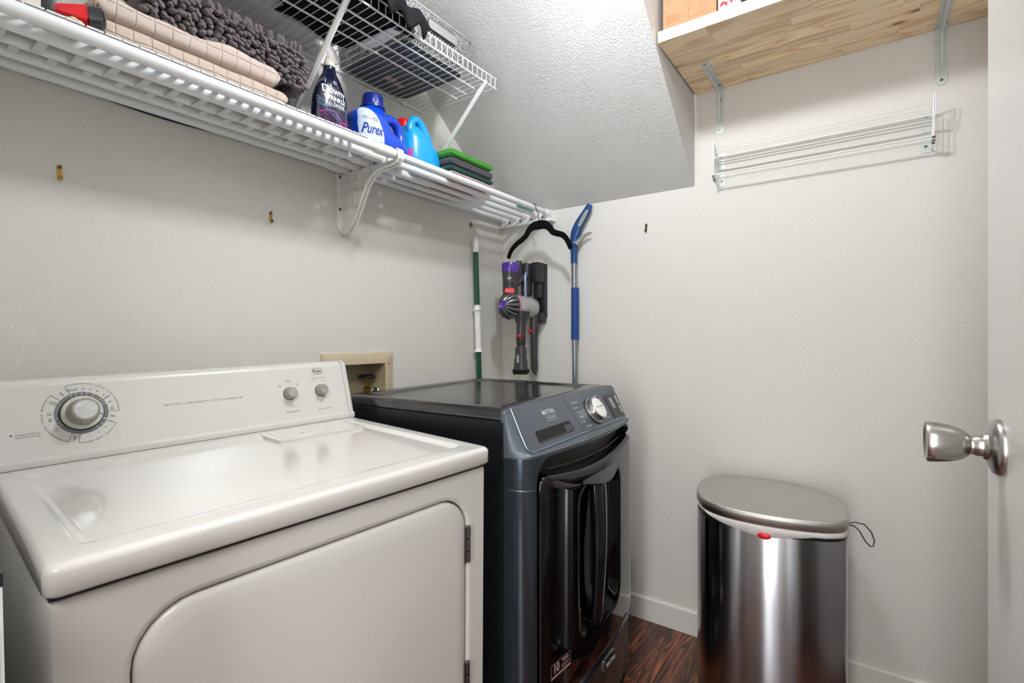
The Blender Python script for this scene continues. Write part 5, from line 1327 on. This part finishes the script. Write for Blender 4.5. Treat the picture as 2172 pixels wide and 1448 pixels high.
# ------------------------------------------------------------------ mop pole on the left wall
mp_ = Thing('mop_pole', 'green mop pole with a white grip hanging on the left wall behind the washer', 'pole', (1.826, -0.022, 0.03))
def mpx(z): return 1.826 + (1.762 - 1.826) * (z - 0.03) / 1.57
def MPp(z): return (mpx(z) , -0.030 + 0.004 * (z / 1.6), z)
mp_.part('pole', MB().cyl(MPp(0.03), MPp(1.545), 0.0115, n=16), mGreen)
mp_.part('end_cap', MB().tube([MPp(1.535), MPp(1.588), MPp(1.60), MPp(1.606)], [0.0135, 0.0130, 0.009, 0.004], 16), mWhiteP)
mb = MB(); P = [MPp(1.085 + 0.19 * i / 26) for i in range(30)]
mb.tube(P, [0.021 if i in (0, 26) else (0.0165 if i in (1, 25) else 0.0142 + 0.0008 * (i % 2)) for i in range(30)], 18)
mp_.part('grip', mb, mWhiteP, ang=60)
mp_.part('mop_head', MB().box(1.74, -0.075, 0.005, 1.90, -0.016, 0.035, 0.006), mWhiteP)
a = MPp(1.60); mb = MB()
mb.tube([a, (a[0] - 0.006, -0.02, 1.63), (a[0] - 0.008, -0.012, 1.655), (a[0] - 0.004, -0.012, 1.655), (a[0] + 0.006, -0.022, 1.62), (a[0] + 0.003, -0.028, 1.60)], 0.0010, 6)
mp_.part('string_loop', mb, M('string', (216, 206, 190), 0.8))
nl = MB().cyl((1.7535, -0.0, 1.668), (1.7535, -0.016, 1.654), 0.0016, n=8).cyl((1.7615, 0, 1.668), (1.7615, -0.014, 1.652), 0.0016, n=8).box(1.7535, -0.003, 1.650, 1.7615, -0.0002, 1.672)
nl.build('nail_hook', mScrew, None, label='small nail hook holding up the green mop pole', cat='hook')

# ------------------------------------------------------------------ reaching grabber against the back wall
rg = Thing('grabber_tool', 'blue handled reaching grabber with silver pole standing against the back wall', 'grabber', (1.968, -0.425, 0.005))
GX = 1.972
rg.part('pole', MB().cyl((GX, -0.428, 0.04), (GX, -0.4165, 1.50), 0.0118, n=16), mAlu)
rg.part('jaw_head', MB().box(GX - 0.012, -0.46, 0.005, GX + 0.012, -0.395, 0.05, 0.006), mDark)
mb = MB(); n = 18
Pz = [1.118, 1.130, 1.165, 1.25, 1.345, 1.375, 1.39]
mb.loft([[(GX + 0.0168 * math.cos(2 * PI * i / n), -0.4205 + 0.0168 * math.sin(2 * PI * i / n) , z_ + (0.028 * (math.sin(2 * PI * i / n)) * (-1 if z_ > 1.3 else 1) if z_ in (1.118, 1.39) else 0)) for i in range(n)] for z_ in (1.140, 1.165, 1.25, 1.345, 1.368)], True, True)
gp = rg.part('foam_grip', mb, mBlueG)
hp = [(-0.4165, 1.475), (-0.4160, 1.53), (-0.415, 1.575), (-0.424, 1.612), (-0.440, 1.645), (-0.462, 1.675), (-0.482, 1.703), (-0.494, 1.724)]
hp = cat2(hp, 3)
mb = MB(); loops = []
for i, p in enumerate(hp):
    t = i / (len(hp) - 1); d = (hp[min(i + 1, len(hp) - 1)] - hp[max(i - 1, 0)]).normalized(); n_ = Vector((-d.y, d.x))
    wv = interp([(0, 0.0150), (0.2, 0.016), (0.42, 0.023), (0.6, 0.022), (0.8, 0.018), (0.95, 0.0135), (1.0, 0.010)], t)[0]
    loops.append([(GX + 0.0125 * math.sin(2 * PI * q / 16), p.x + n_.x * wv * math.cos(2 * PI * q / 16), p.y + n_.y * wv * math.cos(2 * PI * q / 16)) for q in range(16)])
mb.loft(loops); gh = rg.part('handle', mb, mBlueH, ang=60)
ins = [Vector(v) for v in ((-0.452, 1.632), (-0.468, 1.652), (-0.490, 1.690), (-0.487, 1.700), (-0.472, 1.690), (-0.447, 1.652), (-0.440, 1.636))]
mb = MB(); P = catmull([tuple(v) for v in ins], 3)
mb.loft([[(GX - 0.0105, p.x, p.y) for p in P], [(GX - 0.0135, p.x, p.y) for p in P]])
rg.part('side_panel', mb, mGreyT, parent=gh)
mb = MB()
tr = cat2([(-0.428, 1.560), (-0.444, 1.575), (-0.462, 1.590), (-0.486, 1.600), (-0.500, 1.601)], 4)
mb.tube([(GX, p.x, p.y) for p in tr], [mix(0.014, 0.003, (i / (len(tr) - 1)) ** 0.8) for i in range(len(tr))], 12)
rg.part('trigger', mb, mGreyT, parent=gh)
rg.part('pivot', MB().lathe([(0.0065, 0.0), (0.0065, 0.003), (0.004, 0.0035), (0.0035, 0.002)], (GX - 0.0125, -0.425, 1.566), (-1, 0, 0), 16), mGreyT, parent=gh)

# ------------------------------------------------------------------ cordless vacuum in its wall dock
vc = Thing('wall_dock', 'dark grey wall dock holding the cordless vacuum and its attachments', 'dock', (XB, -0.22, 1.15))
mb = MB(); mb.box(1.985, -0.262, 1.24, XB - 0.0005, -0.190, 1.490, 0.006); mb.box(1.955, -0.258, 1.215, XB - 0.0005, -0.192, 1.265, 0.008)
vc.part('back_plate', mb, mVacD)
mb = MB(); mb.tube([(1.965, -0.225, 1.11), (1.965, -0.228, 1.05), (1.965, -0.230, 0.996)], 0.0016, 6)
vc.part('charging_cable', mb, mBlack)
vm = Thing('cordless_vacuum', 'handheld cordless vacuum with purple filter cap hanging in the wall dock', 'vacuum', (1.86, -0.19, 1.15))
ax = Vector((-0.975, 0.12, 0.03)).normalized()   # cyclone axis towards the room
c0 = Vector((1.802, -0.188, 1.288))
# clear bin body
mb = MB().lathe([(0.030, 0.0), (0.046, 0.004), (0.052, 0.02), (0.0535, 0.11), (0.050, 0.142), (0.040, 0.154), (0.020, 0.157)], c0 - ax * 0.005, -ax, 32)
vm.part('dust_bin', mb, mClear)
vm.part('bin_ring', MB().lathe([(0.0535, 0.0), (0.0545, 0.002), (0.0545, 0.007), (0.0535, 0.009)], c0 - ax * 0.012, -ax, 32), M('pink_ring', (196, 120, 124), 0.4))
cyc = vm.part('cyclone_core', MB().lathe([(0.050, 0.012), (0.048, 0.0), (0.034, -0.030), (0.012, -0.040)], c0 - ax * 0.0, -ax, 28), mVacD)
q_ = Vector((0, 0, 1)).rotation_difference(ax).to_matrix()
for i in range(15):
    a = 2 * PI * i / 15; rad = q_ @ Vector((math.cos(a), math.sin(a), 0)); tan = q_ @ Vector((-math.sin(a), math.cos(a), 0))
    p_ = c0 + rad * 0.053 - ax * 0.004; q2 = c0 + rad * 0.048 + ax * 0.016; q3 = c0 + rad * 0.030 + ax * 0.036; q4 = c0 + rad * 0.020 + ax * 0.046
    vm.part('cyclone_tube', MB().tube([p_ + tan * 0.002, q2, q3, q4], [0.0098, 0.0095, 0.0065, 0.0050], 10), mVacS, parent=cyc)
vm.part('motor_cap', MB().lathe([(0.0215, 0), (0.0225, 0.004), (0.021, 0.012), (0.017, 0.015), (0.004, 0.016)], c0 + ax * 0.036, ax, 28), mPurple)
mb = MB(); cc = c0 + ax * 0.0525; fxv = frame(cc, (0.17, -0.985, 0), (0, 0, 1))
mb.tube([fxv @ Vector((0.009 * math.cos(a), 0.010 * math.sin(a), 0.0005)) for a in [PI * 0.0 + PI * i / 8 + PI for i in range(9)]], 0.0012, 6)
for s_ in (-1, 1): mb.tube([fxv @ Vector((s_ * 0.009, 0, 0.0005)), fxv @ Vector((0, -0.002, 0.0005)), fxv @ Vector((0, 0.006, 0.0005))], 0.0009, 6)
vm.part('cap_mark', mb, M('pale_purple', (170, 140, 220), 0.4))
# upright filter housing
u0 = Vector((1.815, -0.168, 0))
def vcyl(mb, x, y_, prof, n=28): return mb.lathe([(r, z) for z, r in prof], (x, y_, 0), (0, 0, 1), n)
vm.part('upper_body', vcyl(MB(), 1.822, -0.178, [(1.330, 0.030), (1.34, 0.0335), (1.40, 0.0345), (1.432, 0.0365), (1.438, 0.038)]), mVac)
vm.part('filter', vcyl(MB(), 1.822, -0.178, [(1.437, 0.0385), (1.442, 0.0395), (1.474, 0.0395), (1.479, 0.037), (1.480, 0.030)]), mPurple)
fv = frame((1.822 - 0.0315, -0.178 - 0.0135 , 1.0), (0.40, -0.917, 0), (0, 0, 1))
def vwrap(z_, r=0.0352, a0=-1.98):
    def g(c):
        a = a0 - c.x / r * -1 if False else a0 + c.x / r
        return Vector((1.822 + math.cos(a) * (r + c.z), -0.178 + math.sin(a) * (r + c.z), z_ + c.y))
    return g
camdir = math.atan2(-1.49 + 0.178, 0 - 1.822)
mb = MB(); mb.text('dyson', 0.0165, None, wrap=vwrap(1.384, 0.0350, camdir + 0.10), thick=0.0002, bold=0.0004)
vm.part('lettering', mb, mBlack, smooth=False)
mb = MB(); gq = vwrap(1.408, 0.0352, camdir - 0.15)
mb.loft([[gq(Vector((x, y_, l))) for x, y_ in rrect(-0.010 + i, -0.006 + i, 0.010 - i, 0.006 - i, 0.0055, 5)] for i, l in ((0, 0), (0.001, 0.002), (0.003, 0.0028))], False, True)
vm.part('power_button', mb, mGreyT)
mb = MB(); gq = vwrap(1.355, 0.034, camdir - 0.1)
mb.loft([[gq(Vector((x, y_, l))) for x, y_ in rrect(-0.020 + i, -0.013 + i, 0.020 - i, 0.011 - i, 0.006, 5, 3)] for i, l in ((0, 0), (0.001, 0.006), (0.003, 0.008))], False, True)
vm.part('release_catch', mb, mRed)
# handle, battery and motor casing behind
mb = MB(); mb.box(1.905, -0.214, 1.338, 1.950, -0.172, 1.490, 0.010, 3)
vm.part('battery', mb, mVac)
mb = MB(); mb.box(1.925, -0.258, 1.400, 1.985, -0.215, 1.492, 0.006, 2); mb.box(1.945, -0.252, 1.330, 1.985, -0.222, 1.402, 0.008, 2)
vm.part('battery_housing', mb, mVacD)
vm.part('grip_tube', MB().cyl((1.888, -0.178, 1.42), (1.888, -0.178, 1.497), 0.014, n=18), mVac)
mb = MB(); mb.tube([(1.845, -0.190, 1.385), (1.87, -0.196, 1.405), (1.895, -0.200, 1.420), (1.91, -0.205, 1.43)], [0.014, 0.016, 0.018, 0.018], 14)
vm.part('handle_bridge', mb, mVac)
mb = MB(); mb.tube([(1.880, -0.222, 1.315), (1.878, -0.221, 1.36), (1.880, -0.219, 1.42), (1.890, -0.216, 1.440), (1.905, -0.214, 1.43)], 0.0075, 10, flat=0.7)
vm.part('trigger_guard', mb, mLav)
# funnel and combination tool
mb = MB(); mb.tube([(1.840, -0.225, 1.262), (1.838, -0.226, 1.225), (1.836, -0.227, 1.205), (1.834, -0.227, 1.150)], [0.040, 0.028, 0.0215, 0.0205], 20)
vm.part('inlet_funnel', mb, mVac)
ct = Thing('combination_tool', 'short vacuum brush attachment with a grey slide button, pointing down', 'attachment', (1.83, -0.226, 1.0))
ct.part('neck', MB().tube([(1.834, -0.2265, 1.150), (1.834, -0.2265, 1.128), (1.834, -0.226, 1.115)], [0.0215, 0.0215, 0.018], 18), mVacD)
ct.part('release_button', MB().ball((1.813, -0.2385 + 0.004, 1.155), 0.0085, sub=2), mRed)
mb = MB()
mb.loft([[(1.834 + dx * ww, -0.226 + dy * hh, zz) for dx, dy in rrect(-1, -1, 1, 1, 0.45, 4)] for zz, ww, hh in ((1.118, 0.014, 0.014), (1.100, 0.021, 0.0205), (1.060, 0.022, 0.0215), (1.052, 0.024, 0.024), (1.022, 0.025, 0.025), (1.008, 0.029, 0.028))])
ct.part('body', mb, mVac)
mb = MB(); mb.loft([[(1.809 - l, -0.2285 + y_ - 0.0, 1.055 + z_) for y_, z_ in rrect(-0.006 + i, -0.018 + i, 0.006 - i, 0.018 - i, 0.0055, 5)] for i, l in ((0, 0), (0, 0.004), (0.002, 0.006))], False, True)
ct.part('slide_button', mb, mGreyT)
mb = MB(); random.seed(5)
for i in range(9):
    for j in range(9):
        mb.cyl((1.834 - 0.024 + 0.006 * i, -0.226 - 0.024 + 0.006 * j, 1.010), (1.834 - 0.026 + 0.0065 * i, -0.226 - 0.026 + 0.0065 * j, 0.985 + random.uniform(0, 0.006)), 0.0030, 0.0012, n=5)
ct.part('bristles', mb, mBlack, kind='stuff')
cv = Thing('crevice_tool', 'long thin dark vacuum crevice tool hanging at the right of the dock', 'attachment', (1.945, -0.215, 0.99))
cv.part('socket', MB().tube([(1.948, -0.222, 1.262), (1.948, -0.222, 1.175), (1.947, -0.222, 1.160)], [0.0215, 0.021, 0.018], 18), mVac)
cv.part('release_button', MB().ball((1.924, -0.216, 1.178), 0.0090, sub=2), mRed)
mb = MB(); mb.loft([[(1.947 + dx * ww, -0.222 + dy * hh, zz + (0.012 * dy if zz < 0.99 else 0)) for dx, dy in rrect(-1, -1, 1, 1, 0.5, 4)] for zz, ww, hh in ((1.168, 0.016, 0.017), (1.150, 0.0145, 0.0155), (1.07, 0.0125, 0.0145), (0.989, 0.010, 0.0125))])
cv.part('nozzle', mb, mVac)

# ------------------------------------------------------------------ flat carton between dryer and door wall
fc_ = Thing('flat_carton', 'thin white carton with yellow label standing left of the dryer at the frame edge', 'carton', (0.09, -0.78, 0))
def cx(z, e=0): return 0.1045 + 0.009 * (0.935 - z) / 0.2 * 0.35 + e
mb = MB(); mb.loft([[(0.074, -0.853, z_), (0.103 + (0.935 - z_) * 0.018, -0.853, z_), (0.103 + (0.935 - z_) * 0.018, -0.60, z_), (0.074, -0.60, z_)] for z_ in (0.0, 0.925)])
fc_.part('panel', mb, mCarton, smooth=False)
mb = MB(); mb.loft([[(0.0735, -0.8538, z_), (0.1035 + (0.935 - z_) * 0.018, -0.8538, z_), (0.1035 + (0.935 - z_) * 0.018, -0.5995, z_), (0.0735, -0.5995, z_)] for z_ in (0.925, 0.937)])
fc_.part('top_cap', mb, mDark, smooth=False)
fc_.part('dark_print', MB().box(0.0745, -0.8545, 0.868, 0.0985, -0.8532, 0.885), mDark, smooth=False)
fc_.part('yellow_label', MB().box(0.0745, -0.8543, 0.30, 0.0995, -0.8532, 0.866), mYellow, smooth=False)
